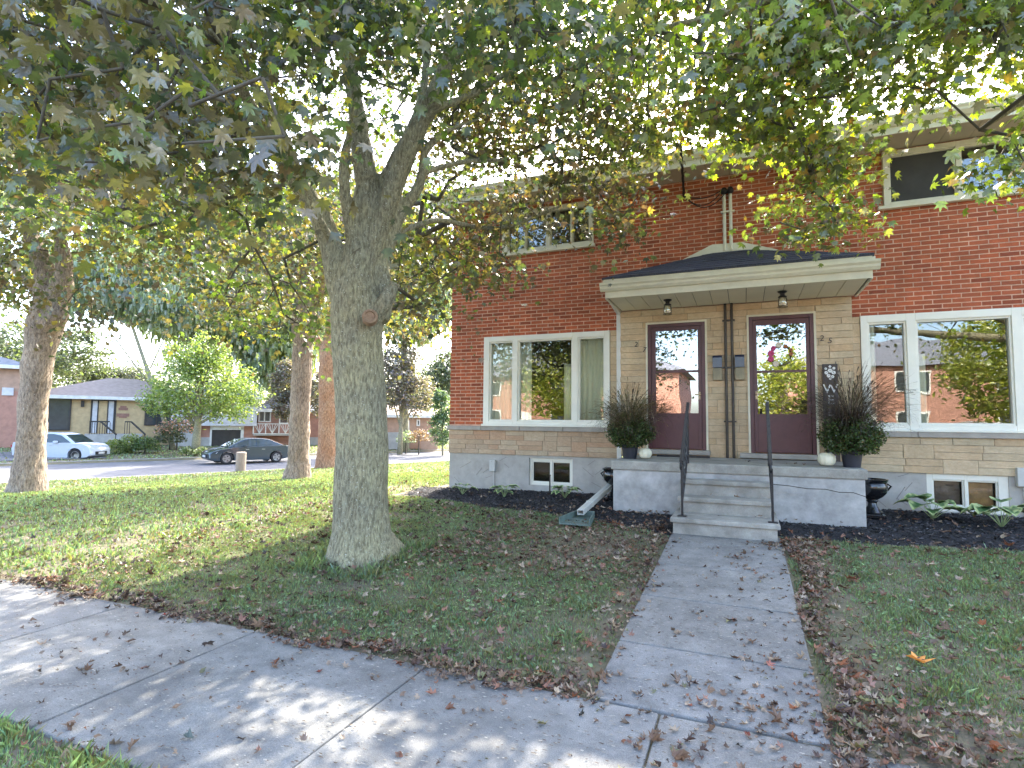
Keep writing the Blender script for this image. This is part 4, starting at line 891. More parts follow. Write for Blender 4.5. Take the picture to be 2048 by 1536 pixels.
def hang(tree, data, palette, n_parts, hi=3.5, mid=7.4):
    """the largest-looking leaves become parts, the rest one foliage object"""
    pos = np.concatenate([d[0] for d in data]); R_ = np.concatenate([d[1] for d in data]); size = np.concatenate([d[2] for d in data]); cols = np.concatenate([d[3] for d in data])
    rel = (pos - np.array(CAM)) @ np.array(RM); dep = -rel[:, 2]; px = 1024 + FPX * rel[:, 0] / np.maximum(dep, .1); py = 768 - FPX * rel[:, 1] / np.maximum(dep, .1)
    clear = np.linalg.norm(pos - np.array(CAM), axis=1) > 1.5; inf_ = (dep > .5) & (px > -40) & (px < 2090) & (py > -40) & (py < 1500)
    pos, R_, size, cols, dep, inf_ = pos[clear], R_[clear], size[clear], cols[clear], dep[clear], inf_[clear]
    order = np.argsort(-(size / np.maximum(dep, .3)) * inf_); isp = np.zeros(len(pos), bool); isp[order[:n_parts]] = True; isp &= inf_
    mes = []
    for v, f in LEAF_HI:
        me = bpy.data.meshes.new('leaf'); me.from_pydata(v.tolist(), [], f.tolist()); me.materials.append(M['leaf_part'][palette]); me.polygons.foreach_set('use_smooth', np.ones(len(f), dtype=bool)); mes.append(me)
    wl = np.array(WL[tree])
    for i in np.where(isp)[0]:
        o_ = bpy.data.objects.new('leaf', mes[i % 4]); COL.objects.link(o_); o_.parent = tree
        o_.matrix_local = Matrix.Translation(Vector(pos[i] - wl)) @ Matrix(R_[i].tolist()).to_4x4() @ Matrix.Scale(float(size[i]), 4)
    rest = ~isp; outd = np.where(~inf_ | (dep > mid), 0, np.where(dep > hi, 1, 2)); first = True
    for lv, (bv, bf) in enumerate((LEAF_LO, LEAF_MID, LEAF_HI[0])):
        k_ = rest & (outd == lv)
        if k_.sum(): scatter('foliage', bv, bf, pos[k_], R_[k_], size[k_], M['leaf'], tree, cols[k_], smooth=True)
def region(poly_or_box, d0, d1, n, clump=0.):
    x0, x1, y0, y1 = poly_or_box; out = []
    while len(out) < n:
        x, y, d = rng.uniform(x0, x1), rng.uniform(y0, y1), rng.uniform(d0, d1)
        if clump and noise.noise(Vector((x / 160, y / 120, d))) < clump: continue
        p_ = P(x, y, d)
        if d < 7.4 and 1308 < x < 1384 and y < 400: continue
        if d < 6.4 and ((590 < x < 880 and y > 175) or (470 < x < 640 and y > 300)): continue
        if p_.z < 2.0 or (p_.y > -.25 and HX0 - .3 < p_.x < HX1): continue
        out.append(tuple(p_))
    return out
def crown(c, r_, n, zmin=0, inner=.55, full=False):
    out = []; tries = 0
    while len(out) < n and tries < n * 200:
        tries += 1
        v = rng.normal(0, 1, 3); v /= np.linalg.norm(v); v *= rng.uniform(inner, 1); p_ = np.array(c) + v * np.array(r_)
        if p_[2] < zmin or (p_[1] > -.6 and p_[2] < 8.6 and HX0 - .5 < p_[0] < HX1): continue
        rel = np.array(RM).T @ (p_ - np.array(CAM)); dep = -rel[2]
        if not full and dep > .3 and abs(rel[0]) / dep < .95 and rel[1] / dep < .72: continue     # the part in the picture is set out limb by limb
        out.append(tuple(p_))
    return out

# ------------------------------------------------------------------ the big maple in front of the house
D0 = 5.85
base = Vector((-3.78, -4.62, H(-3.78, -4.62)))
mt = empty('maple_tree', base, 'large grey-green maple with a thick forking trunk in the middle of the front lawn', 'tree')
TR = [
 limb([(728, 1160, D0, 196), (727, 1118, D0, 166), (724, 1070, D0, 132), (723, 1035, D0, 122), (722, 1000, D0, 118), (724, 900, D0, 115), (722, 800, D0, 111), (716, 700, D0, 112), (714, 640, D0, 112), (714, 590, D0, 108), (716, 540, D0, 86), (720, 470, D0, 54), (728, 400, D0, 50), (734, 350, D0, 36)]),
 limb([(700, 610, D0, 70), (678, 560, D0, 62), (662, 490, D0, 50), (640, 430, D0 - .05, 46), (606, 380, D0 - .15, 44), (574, 330, D0 - .3, 42), (545, 285, D0 - .4, 36), (515, 235, D0 - .55, 30), (480, 170, D0 - .8, 26), (455, 90, D0 - 1.1, 22), (440, -20, D0 - 1.4, 18)]),
 limb([(728, 540, D0, 54), (756, 460, D0, 48), (780, 390, D0, 46), (806, 320, D0, 46), (838, 250, D0, 42), (868, 190, D0 - .1, 36), (905, 110, D0 - .2, 30), (955, 60, D0 - .3, 24), (1010, 0, D0 - .4, 19), (1080, -80, D0 - .5, 14)]),
 limb([(756, 640, D0, 52), (766, 580, D0 + .05, 44), (764, 530, D0 + .08, 34), (782, 480, D0 + .1, 30), (800, 430, D0 + .1, 28), (832, 385, D0 + .1, 24), (845, 345, D0 + .1, 20), (852, 300, D0 + .1, 16), (895, 262, D0 + .1, 13), (960, 238, D0 + .2, 9)]),
 limb([(748, 640, D0 - .1, 30), (772, 600, D0 - .12, 34), (786, 572, D0 - .12, 26)]),
 limb([(734, 360, D0, 54), (722, 290, D0, 46), (712, 220, D0 + .1, 40), (702, 150, D0 + .1, 34), (690, 60, D0 + .2, 28), (680, -60, D0 + .3, 22), (676, -200, D0 + .4, 16)]),
 limb([(706, 470, D0 - .05, 34), (692, 400, D0 - .15, 28), (688, 330, D0 - .2, 22), (696, 280, D0 - .25, 17), (704, 220, D0 - .3, 14), (715, 130, D0 - .4, 12), (750, 30, D0 - .5, 9), (760, -60, D0 - .6, 7)]),
 limb([(742, 430, D0 + .08, 40), (765, 370, D0 + .12, 34), (800, 300, D0 + .15, 28), (835, 230, D0 + .2, 24), (850, 150, D0 + .3, 18), (858, 60, D0 + .4, 14)]),
 limb([(836, 262, D0, 26), (868, 222, D0, 20), (905, 205, D0, 18), (950, 185, D0 + .05, 17), (1000, 155, D0 + .1, 15), (1060, 128, D0 + .2, 14), (1120, 108, D0 + .3, 12), (1180, 105, D0 + .4, 10), (1240, 122, D0 + .5, 7)]),
 limb([(788, 468, D0 + .1, 17), (830, 452, D0 + .2, 13), (880, 440, D0 + .5, 11), (940, 452, D0 + .8, 10), (1000, 456, D0 + 1.1, 9), (1060, 438, D0 + 1.3, 8), (1120, 412, D0 + 1.5, 6)]),
 limb([(838, 350, D0 + .1, 14), (880, 335, D0 + .2, 11), (940, 322, D0 + .4, 9), (1010, 320, D0 + .6, 7)]),
 limb([(664, 480, D0 - .05, 20), (640, 440, D0 - .4, 14), (600, 340, D0 - .8, 12), (560, 250, D0 - 1.2, 11), (500, 160, D0 - 1.8, 10), (420, 60, D0 - 2.4, 8)]),
 limb([(600, 372, D0 - .15, 14), (550, 352, D0 - .3, 10), (480, 362, D0 - .6, 8), (400, 372, D0 - .9, 7), (300, 360, D0 - 1.2, 5)]),
]
def root(px, py, z0_, r0, px1, py1, r1):
    a = P(px, py, D0); b_ = PZ(px1, py1, base.z - .02); m_ = (a + b_) / 2; m_.z = a.z * .4 + b_.z * .6 + .0; m_ += (Vector((a.x, a.y, 0)) - Vector((m_.x, m_.y, 0))) * .3
    return [a, m_, b_, b_ + (b_ - m_) * .35 + Vector((0, 0, -.12))], [r0, (r0 + r1) / 2, r1, r1 * .4]
roots = [root(712, 1030, 0, .20, 666, 1124, .065), root(738, 1030, 0, .20, 806, 1106, .07), root(720, 1030, 0, .21, 695, 1136, .085), root(730, 1010, 0, .17, 760, 1128, .07), root(742, 1030, 0, .17, 790, 1082, .05), root(705, 1030, 0, .18, 674, 1092, .06)]
trunk = wood('trunk', TR[:1] + TR[1:9] + roots, M['bark'], mt, .021, amp=.010)
mb = MB()
for l, r_ in TR[9:]: mb.tube(l, r_, 8)
mb.build('branch', M['bark'], mt, smooth='all')
sc_ = P(740, 632, D0 - .36); nrm = (CAM - sc_).normalized(); nrm.z = .1; q_ = nrm.to_track_quat('Z', 'Y').to_matrix().to_4x4()
mb = MB().lathe([(.075, -.12), (.078, -.02), (.072, .0), (.052, .004), (.045, -.012), (.0, -.012)], sc_, 20, M=q_); mb.build('pruning_scar', M['scar'], mt, smooth=True)
mb = MB().lathe([(.05, -.1), (.055, 0), (.04, .004), (.0, 0)], P(790, 566, D0 - .12), 16, M=Matrix.Rotation(.5, 4, 'Y')); mb.build('pruned_stub', M['bark'], mt, smooth=True)
limbsM = TR
A_ = grow(mt, limbsM, region((-120, 640, -160, 330), 3.0, 5.8, 180, clump=-.12), 44, .092, 'left', (.30, .30, .18))
near = region((60, 640, -60, 300), 2.1, 3.0, 24) ; B_ = grow(mt, limbsM, near, 15, .08, 'green', (.22, .22, .13), name_twigs='twigs')
C_ = grow(mt, limbsM, region((420, 1180, -220, 110), 3.6, 6.8, 190, clump=-.12), 42, .09, 'green', (.30, .30, .18))
E_ = grow(mt, limbsM, region((640, 1330, -260, 90), 6.6, 9.2, 170) + region((940, 1300, 260, 330), 6.6, 8.4, 26) + region((880, 1300, 90, 300), 6.2, 8.8, 150, clump=-.25), 44, .086, 'bronze', (.30, .30, .17))
F_ = grow(mt, limbsM, region((915, 1040, 450, 560), 6.6, 7.6, 11) + region((1190, 1280, 375, 445), 6.8, 7.8, 8) + region((1080, 1200, 330, 375), 6.8, 7.8, 5) + region((820, 930, 470, 610), 6.3, 7.4, 13) + region((1180, 1290, 455, 480), 6.9, 7.3, 3) + region((1000, 1090, 400, 450), 6.6, 7.6, 5), 46, .084, 'bronze', (.21, .21, .13))
G_ = grow(mt, limbsM, region((440, 650, 540, 660), 6.6, 8.4, 20) + region((0, 640, 330, 460), 5.8, 8.4, 90), 42, .082, 'green', (.24, .24, .14))
K_ = grow(mt, limbsM, crown((-3.6, -4.6, 5.6), (4.6, 4.6, 3.4), 120, zmin=2.6), 40, .10, 'green', (.42, .42, .24), twig_step=.6)
L_ = grow(mt, limbsM, region((760, 900, 330, 620), 6.8, 9.5, 34) + region((590, 1000, 120, 400), 8.0, 10.5, 75), 40, .074, 'green', (.30, .30, .18))
sp_ = []  # extra sprays added along the sun's slope to shade the sidewalk
while len(sp_) < 95:
    xx, yy = rng.uniform(-9.2, -3.2), rng.uniform(-3.8, -.6); zz = .93 * (yy + 7.25) + rng.uniform(-.55, .55)
    if zz > 2.9: sp_.append((xx, yy, zz))
N1_ = grow(mt, limbsM, sp_, 40, .08, 'left', (.36, .36, .18), twig_step=.5)
hang(mt, [A_, B_, C_, E_, F_, G_, K_, L_, N1_], 'left', 296)

# ------------------------------------------------------------------ the maple whose boughs reach in from the right
nt_ = empty('maple_tree', (8.6, -6.2, H(8.6, -6.2)), 'maple with sunlit yellow-green boughs hanging over the right half of the house', 'tree')
b0 = np.array([8.6, -6.2, H(8.6, -6.2)])
def wl(pts): return [Vector(p_) for p_, _ in pts], [r_ for _, r_ in pts]
tw = lambda a: tuple(a)
j0 = b0 + np.array([0, 0, 2.3])
TRr = [wl([(tw(b0 - [0, 0, .2]), .38), (tw(b0 + [0, 0, .3]), .29), (tw(b0 + [0, 0, 1.3]), .25), (tw(j0), .24), (tw(j0 + [.1, .1, 1.6]), .17), (tw(j0 + [.2, .1, 4]), .10), (tw(j0 + [.2, 0, 6]), .05)])]
def lim2(p1, r0, pts):
    A = [Vector(p1)] + [P(*q) for q in pts]; n = len(A); return A, [r0 * (1 - .85 * i / (n - 1)) for i in range(n)]
TRr += [lim2(tuple(j0), .12, [(2150, 20, 4.6), (1980, 30, 5.0), (1800, 45, 5.4), (1680, 90, 5.7), (1560, 150, 6.0), (1450, 190, 6.3), (1340, 210, 6.6)]),
        lim2(tuple(j0 + [0, 0, .4]), .11, [(2200, -150, 4.0), (1980, -120, 4.2), (1760, -60, 4.4), (1560, -10, 4.8), (1400, 40, 5.2), (1300, 60, 5.6)]),
        lim2(tuple(j0 + [0, 0, -.3]), .09, [(2180, 160, 4.8), (2050, 200, 5.1), (1960, 260, 5.2)]),
        lim2(tuple(P(1680, 90, 5.7)), .03, [(1660, 180, 5.7), (1640, 260, 5.7), (1620, 340, 5.6)]),
        lim2(tuple(j0 + [0, 0, .8]), .10, [(2300, -200, 2.6), (1950, -300, 2.8), (1600, -260, 3.2)])]
mb = MB()
for l, r_ in TRr[1:]: mb.tube(l, r_, 8)
wood('trunk', [TRr[0]], M['bark'], nt_, .035, amp=.01); mb.build('branch', M['bark'], nt_, smooth='all')
R1 = grow(nt_, TRr, region((1255, 1740, -160, 225), 4.6, 7.4, 260, clump=-.15), 44, .086, 'yellow', (.28, .28, .17))
R2 = grow(nt_, TRr, region((1575, 1700, 255, 415), 5.2, 6.1, 24) + region((1270, 1570, 215, 300), 5.6, 6.8, 36) + region((1560, 1680, 440, 470), 5.3, 5.6, 7), 42, .08, 'yellow', (.18, .18, .13))
R3 = grow(nt_, TRr, region((1720, 2200, -200, 100), 4.2, 6.6, 190, clump=-.15), 44, .086, 'yellow', (.28, .28, .17))
R4 = grow(nt_, TRr, region((1985, 2200, 245, 355), 4.2, 5.2, 18) + region((1790, 1900, 150, 200), 5.0, 5.8, 6), 34, .08, 'yellow', (.18, .18, .12))
R5 = grow(nt_, TRr, region((1500, 1760, -40, 110), 2.9, 3.6, 12), 14, .068, 'green', (.2, .2, .12))
R6 = grow(nt_, TRr, crown((4.8, -5.2, 6.2), (4.2, 4.4, 3.0), 80, zmin=2.8), 40, .10, 'yellow', (.42, .42, .24), twig_step=.6)
hang(nt_, [R1, R2, R3, R4, R5, R6], 'yellow', 290)

# ------------------------------------------------------------------ street trees on the left
def street(px, py, label, segs, m, region_list, palette, leafn, lsize, crown_args, voxel=.045, amp=.02):
    g = G(px, py); d = -(RM.transposed() @ (g - CAM)).z
    t = empty('maple_tree', g, label, 'tree', 'street trees along the side lawn')
    L_ = [limb([(a, b_, d + dd, w_) for a, b_, dd, w_ in s_]) for s_ in segs]
    wood('trunk', L_, M[m], t, voxel, amp)
    dat = []
    for (bx, d0_, d1_, n, sp) in region_list: dat.append(grow(t, L_, region(bx, d0_, d1_, n), leafn, lsize, palette, sp, twig_step=.7, rmin=.006))
    rr = crown_args; c = g + Vector((0, 0, rr[2])); dat.append(grow(t, L_, crown((c.x, c.y, c.z), (rr[0], rr[0], rr[1]), rr[3], zmin=4.6, full=True), 50, lsize * 1.3, palette, (.5, .5, .3), twig_step=1.0, rmin=.006))
    pos = np.concatenate([q[0] for q in dat]); R_ = np.concatenate([q[1] for q in dat]); size = np.concatenate([q[2] for q in dat]); cols = np.concatenate([q[3] for q in dat])
    kv = np.array([(0, -.55, 0), (.5, .05, .12), (0, .62, -.1), (-.5, .05, .12), (.28, .5, 0), (-.28, .5, 0)]); kf = np.array([(0, 1, 2), (0, 2, 3), (1, 4, 2), (2, 5, 3)])
    scatter('foliage', kv * .95, kf, pos, R_, size, M['leaf'], t, cols); return t, d
street(52, 985, 'stout pale-barked maple with a knobby burl nearest the left edge', [[(52, 1010, 0, 96), (54, 985, 0, 78), (58, 950, 0, 64), (62, 880, 0, 54), (70, 780, 0, 54), (80, 700, 0, 60), (94, 640, 0, 68), (98, 590, 0, 54), (85, 530, 0, 40), (60, 460, 0, 30), (40, 380, 0, 22)], [(100, 620, 0, 56), (122, 580, -.2, 44), (128, 530, -.3, 34), (120, 470, -.4, 24), (130, 400, -.5, 18)], [(66, 780, -.1, 40), (62, 720, -.15, 24), (60, 690, -.1, 12)], [(96, 650, -.2, 50), (118, 628, -.3, 40), (110, 610, -.3, 30)], [(95, 600, .2, 30), (50, 560, .2, 18), (10, 520, .2, 13), (-60, 470, .3, 10)]],
       'bark_pink', [((-160, 330, 230, 440), 10.5, 16, 190, (.55, .55, .3)), ((-100, 60, 480, 600), 11, 15, 26, (.45, .45, .28)), ((130, 200, 560, 640), 11.5, 13.5, 5, (.35, .35, .25))], 'left', 60, .11, (4.5, 2.8, 8.0, 60))
street(592, 958, 'straight grey-pink maple trunk forking beside the wooden post', [[(594, 975, 0, 76), (594, 955, 0, 62), (597, 920, 0, 48), (599, 850, 0, 43), (603, 750, 0, 43), (606, 680, 0, 46), (606, 635, 0, 54), (600, 600, 0, 40)], [(600, 620, 0, 40), (586, 590, 0, 26), (556, 562, -.1, 17), (500, 520, -.2, 10)], [(604, 620, 0, 44), (612, 580, 0, 24), (608, 520, 0, 20), (606, 450, 0, 16), (600, 380, 0, 12)], [(610, 630, 0, 40), (634, 600, 0, 26), (644, 550, 0, 20), (648, 480, 0, 14)], [(596, 600, .1, 26), (588, 540, .1, 17), (580, 480, .1, 12)]],
       'bark_pink', [((300, 700, 330, 500), 13, 19, 170, (.6, .6, .32)), ((420, 600, 590, 640), 14, 17, 12, (.45, .45, .3))], 'left', 55, .12, (4.5, 2.8, 8.5, 60))
street(655, 936, 'maple trunk with orange sunlight in its colour, half hidden behind the big maple', [[(655, 950, 0, 66), (655, 935, 0, 56), (657, 890, 0, 45), (658, 800, 0, 44), (660, 720, 0, 46), (662, 690, 0, 36), (668, 620, 0, 26), (675, 540, 0, 20)], [(655, 710, 0, 26), (640, 690, 0, 16), (626, 655, 0, 13), (622, 600, 0, 11), (624, 540, 0, 9)]],
       'bark_sun_tint', [((620, 900, 380, 540), 15, 21, 110, (.65, .65, .35)), ((780, 900, 600, 650), 16, 19, 8, (.5, .5, .3))], 'left', 55, .12, (4.5, 2.8, 9, 50))
# ------------------------------------------------------------------ background across the side street
def depth_of(p): return -(RM.transposed() @ (Vector(p) - CAM)).z
BLOB_V = np.array([(-.5, 0, 0), (0, -.28, .06), (.5, 0, 0), (0, .28, -.06), (.1, .1, .2)]); BLOB_F = np.array([(0, 1, 4), (1, 2, 4), (2, 3, 4), (3, 0, 4)])
STR_V = np.array([(-.5, 0, .1), (.5, .1, 0), (.3, 0, -1.), (-.2, .1, -.9)]) ; STR_F = np.array([(0, 1, 2), (0, 2, 3)])
def far_tree(name, label, blobs, cols, n, size, trunk=None, cat='tree', squash=1., droop=False, mt_='bark'):
    """blobs: (px,py,rpx,rpy,depth) give the crown its real size and place; trunk (px,py_base,width_px)"""
    cs = [(np.array(P(b[0], b[1], b[4])), b[2] / FPX * b[4], b[3] / FPX * b[4]) for b in blobs]
    c0 = sum(c[0] for c in cs) / len(cs); gx, gy = (c0[0], c0[1])
    if trunk:
        d = blobs[0][4]; q = P(trunk[0], trunk[1], d); gx, gy = q.x, q.y
    gz = H(gx, gy); t = empty(name, (gx, gy, gz), label, cat)
    r_ = (trunk[2] / FPX * blobs[0][4] / 2) if trunk else .15
    mb = MB(); top = Vector(tuple(c0)); g = Vector((gx, gy, gz)); mb.tube([g - Vector((0, 0, .2)), g + (top - g) * .25, g + (top - g) * .6, top], [r_ * 1.3, r_, r_ * .8, r_ * .4], 8)
    for c, rx, rz_ in cs:
        for _ in range(1 if droop else 4):
            v = rng.normal(0, 1, 3); v /= np.linalg.norm(v); e = c + v * np.array([rx, rx, rz_]) * .75; mb.tube([g + (top - g) * rng.uniform(.3, .8), Vector(tuple((c + e) / 2 + [0, 0, .1])), Vector(tuple(e))], [r_ * .4, r_ * .25, r_ * .08], 5)
    mb.build('trunk', M[mt_], t, smooth='all')
    tot = sum(c[1] ** 2 for c in cs); P_, = [[]]
    for c, rx, rz_ in cs:
        k_ = int(n * rx ** 2 / tot); nc = max(10, k_ // 22)
        v = rng.normal(0, 1, (nc, 3)); v /= np.linalg.norm(v, axis=1)[:, None]; cc = c + v * (rng.uniform(.25, 1, nc) ** .45)[:, None] * np.array([rx, rx, rz_])
        idx = rng.integers(0, nc, k_)
        if droop: off = rng.normal(0, 1, (k_, 3)) * np.array([.10, .10, 0]) * rx * .6; off[:, 2] = -rng.uniform(0, 1, k_) * rz_ * .55
        else: off = rng.normal(0, 1, (k_, 3)) * np.array([.16, .16, .11]) * rx
        P_.append(cc[idx] + off)
    pos = np.concatenate(P_); pos = pos[pos[:, 2] > gz + .05]; n_ = len(pos); c = np.array(cols)[rng.integers(0, len(cols), n_)] * rng.uniform(.7, 1.35, (n_, 1))
    scatter('crown', STR_V * np.array([.5, .5, 1.1]) if droop else BLOB_V, STR_F if droop else BLOB_F, pos, rotm(n_, .9 if not droop else .15), size * rng.uniform(.6, 1.4, n_), M['leaf'], t, c)
    return t
DG = [(.08, .105, .06), (.10, .13, .07), (.07, .09, .06)]; PG = [(.19, .24, .12), (.24, .27, .13), (.17, .22, .15)]; LG = [(.17, .23, .06), (.22, .28, .08), (.13, .19, .06), (.26, .30, .10)]; PU = [(.18, .14, .16), (.2, .16, .15), (.15, .15, .14), (.2, .18, .11)]; BG = [(.17, .22, .17), (.20, .25, .19)]  # PU tones lightened, distance haze put into the leaf colour
far_tree('maple_tree', 'round bright green maple on the lawn across the side street', [(405, 775, 92, 66, 37), (395, 720, 62, 40, 37), (470, 800, 52, 40, 36.5), (335, 800, 45, 36, 37.5), (420, 690, 34, 22, 37)], LG, 12000, .21, (390, 905, 14))
far_tree('weeping_tree', 'tall pale green tree with hanging foliage behind the round green maple', [(470, 560, 170, 120, 52), (600, 520, 110, 150, 54), (330, 540, 90, 90, 56), (560, 680, 75, 70, 50), (500, 440, 120, 80, 54)], PG, 62000, .44, (430, 900, 16), droop=True)
far_tree('weeping_tree', 'pale weeping tree seen between the big maple and the house corner', [(835, 560, 75, 90, 46), (790, 480, 60, 100, 48), (800, 640, 34, 30, 44)], PG, 30000, .34, (810, 890, 14), droop=True)
far_tree('spruce_tree', 'blue-green spruce with drooping boughs high at the far left', [(200, 560, 90, 50, 40), (330, 600, 90, 40, 42), (260, 500, 80, 60, 41), (120, 520, 70, 60, 42)], BG, 13000, .34, (350, 900, 8), droop=True)
far_tree('deciduous_tree', 'dark green tree above the garage at the left edge of the photo', [(25, 690, 70, 60, 52), (90, 740, 55, 40, 50), (-60, 720, 90, 80, 54)], DG, 9000, .34)
far_tree('deciduous_tree', 'olive tree behind the ranch house roof', [(150, 700, 60, 45, 58), (185, 760, 50, 30, 62)], DG, 6000, .34)
far_tree('deciduous_tree', 'grey-green distant tree right of the ranch house ridge', [(255, 762, 48, 30, 66), (215, 755, 30, 24, 64)], [(.09, .11, .08), (.12, .13, .10)], 6000, .3)
far_tree('plum_tree', 'dark purple tree beside the balcony of the split-level house', [(580, 760, 34, 42, 44), (570, 810, 26, 28, 43), (640, 790, 26, 50, 45)], PU, 7000, .22, (590, 890, 8))
far_tree('plum_tree', 'purple leaved tree in the gap right of the big maple trunk', [(790, 765, 46, 60, 43), (830, 790, 40, 44, 43), (800, 720, 40, 40, 44)], PU, 9000, .22, (800, 880, 9))
far_tree('deciduous_tree', 'distant dark tree next to the corner of the brick house', [(870, 765, 40, 42, 60), (900, 740, 40, 40, 62)], DG, 6000, .32)
far_tree('arborvitae', 'column of light green arborvitae against the corner of the brick house', [(884, 815, 20, 34, 42), (886, 855, 24, 36, 42), (880, 795, 12, 22, 42)], [(.10, .16, .07), (.08, .13, .07), (.13, .19, .08)], 5000, .16, (886, 888, 4), cat='shrub')
# backdrop wood, one mass
pos = []
for px in np.arange(-500, 1000, 26):
    d = rng.uniform(75, 95); c = np.array(P(px, 812 - rng.uniform(0, 26), d)); k_ = 300; v = rng.normal(0, 1, (k_, 3)); pos.append(c + v * np.array([2.2, 2.2, 2.0]))
pos = np.concatenate(pos); pos = pos[pos[:, 2] > -.6]; c = np.array(DG + PG)[rng.integers(0, 6, len(pos))] * rng.uniform(.7, 1.2, (len(pos), 1)); o = scatter('far_trees', BLOB_V, BLOB_F, pos, rotm(len(pos), .9), rng.uniform(.5, 1.0, len(pos)), M['leaf'], colors=c); tag(o, 'far wood closing the view at the end of the street', 'trees')
# shrubs
def shrub(px, py, r_, h, cols, lb, n=900, flowers=None, d=38):
    p_ = P(px, py, d); gz = H(p_.x, p_.y); s_ = empty('shrub', (p_.x, p_.y, gz), lb, 'shrub'); v = rng.normal(0, 1, (n, 3)); v /= np.linalg.norm(v, axis=1)[:, None]; v[:, 2] = np.abs(v[:, 2]); q = np.array([p_.x, p_.y, p_.z - .0]) + v * np.array([r_, r_, h]) * rng.uniform(.6, 1, (n, 1))
    c = np.array(cols)[rng.integers(0, len(cols), n)] * rng.uniform(.7, 1.3, (n, 1)); 
    if flowers is not None: c[rng.random(n) < .3] = flowers
    scatter('foliage', BLOB_V, BLOB_F, q, rotm(n, 1), rng.uniform(.1, .22, n), M['leaf'], s_, c)
    MB().tube([(p_.x, p_.y, gz - .1), (p_.x, p_.y, p_.z + h * .6)], [.06, .03], 6).build('stem', M['twig'], s_)
YG = [(.20, .24, .08), (.28, .30, .13), (.13, .19, .05)]
shrub(232, 908, 1.0, 1.0, YG, 'pale yellow-green shrub nearest the parked silver car', d=36.5); shrub(262, 900, .9, 1.1, YG, 'taller pale green shrub in the bed before the ranch house', d=37); shrub(290, 900, .9, .95, [(.08, .13, .05), (.12, .18, .06)], 'rounded green shrub at the right end of the ranch house bed', d=37)
shrub(340, 885, 1.1, 1.2, DG, 'dark low shrub behind the round green maple', d=40); shrub(355, 866, 1.5, 1.2, [(.12, .10, .06), (.10, .12, .06)], 'pink flowering bush beside the trunk of the round green maple', flowers=(.5, .25, .25), d=40)
shrub(373, 908, .5, .5, YG, 'small white-flowered plant left of the trunk of the round green maple', n=250, flowers=(.6, .6, .5), d=36.5); shrub(402, 908, .5, .5, YG, 'small white-flowered plant right of the trunk of the round green maple', n=250, flowers=(.6, .6, .5), d=36.5)
shrub(812, 885, .8, 1.0, BG, 'blue-green shrub under the small white window', n=500, d=44); shrub(838, 882, .9, 1.0, [(.14, .09, .06), (.2, .12, .1)], 'reddish shrub left of the arborvitae', n=500, d=43)

# houses far away ----------------------------------------------------------
for nm, c in (('far_buff', (.50, .37, .20)), ('far_red', (.42, .22, .16)), ('far_white', (.55, .55, .56)), ('far_roof', (.40, .31, .27)), ('far_roof_grey', (.20, .21, .24)), ('far_dark', (.05, .045, .04)), ('far_garage', (.20, .12, .13)), ('far_peach', (.42, .27, .19)), ('far_glass', (.05, .06, .065)), ('far_brown', (.28, .15, .11)), ('far_base', (.42, .41, .39)), ('far_white_trim', (.7, .7, .66))):
    M[nm] = mat(nm, c, .8 if 'glass' not in nm else .1, var=.12, scale=3, bump=.01 if 'roof' in nm else 0, bscale=8)
def frame_at(px, d, yaw_off=0, w_=None):
    """local frame: origin on the ground under pixel px at depth d, x to the right in the picture, y away"""
    p_ = P(px, 840, d); r_ = Vector((p_.x - CAM.x, p_.y - CAM.y, 0)).normalized(); rz_ = math.atan2(r_.y, r_.x) - PI / 2 + yaw_off; return Vector((p_.x, p_.y, 0)), rz_
def build_house(name, label, px, d, zbase, parts, yaw=0.):
    o0, rz_ = frame_at(px, d); h = empty(name, (o0.x, o0.y, zbase), label, 'house', rz=rz_ + yaw); WL[h] = Vector((0, 0, 0))
    for p_ in parts:
        nm, m_, boxes = p_[0], p_[1], p_[2]; mb = MB()
        for q in boxes:
            if q[0] == 'poly': mb.prism(q[1], q[2])
            elif q[0] == 'bar': mb.bar(q[1], q[2], q[3], q[4])
            else: mb.box(*q)
        pr = mb.build(nm, M[m_], h, local=True); WL[pr] = Vector((0, 0, 0))
        for s_ in (p_[3] if len(p_) > 3 else []):
            mb = MB(); [mb.box(*q) for q in s_[2]]; mb.build(s_[0], M[s_[1]], pr, local=True)
    return h
def hip(x0, x1, y0, y1, z, h, ov=.5):
    x0 -= ov; x1 += ov; y0 -= ov; y1 += ov; k_ = (y1 - y0) / 2; mb = [(x0, y0, z), (x1, y0, z), (x1, y1, z), (x0, y1, z), (x0 + k_, (y0 + y1) / 2, z + h), (x1 - k_, (y0 + y1) / 2, z + h)]
    return mb
def add_hip(h, x0, x1, y0, y1, z, hh, m_, ov=.5, name='roof'):
    v = hip(x0, x1, y0, y1, z, hh, ov); mb = MB(); mb.add(v, [(0, 1, 5, 4), (1, 2, 5), (2, 3, 4, 5), (3, 0, 4), (3, 2, 1, 0)]); mb.build(name, M[m_], h, local=True)
    MB().box(x0 - ov, x1 + ov, y0 - ov - .06, y0 - ov + .02, z - .2, z + .04).build('gutter', M['far_white_trim'], h, local=True)
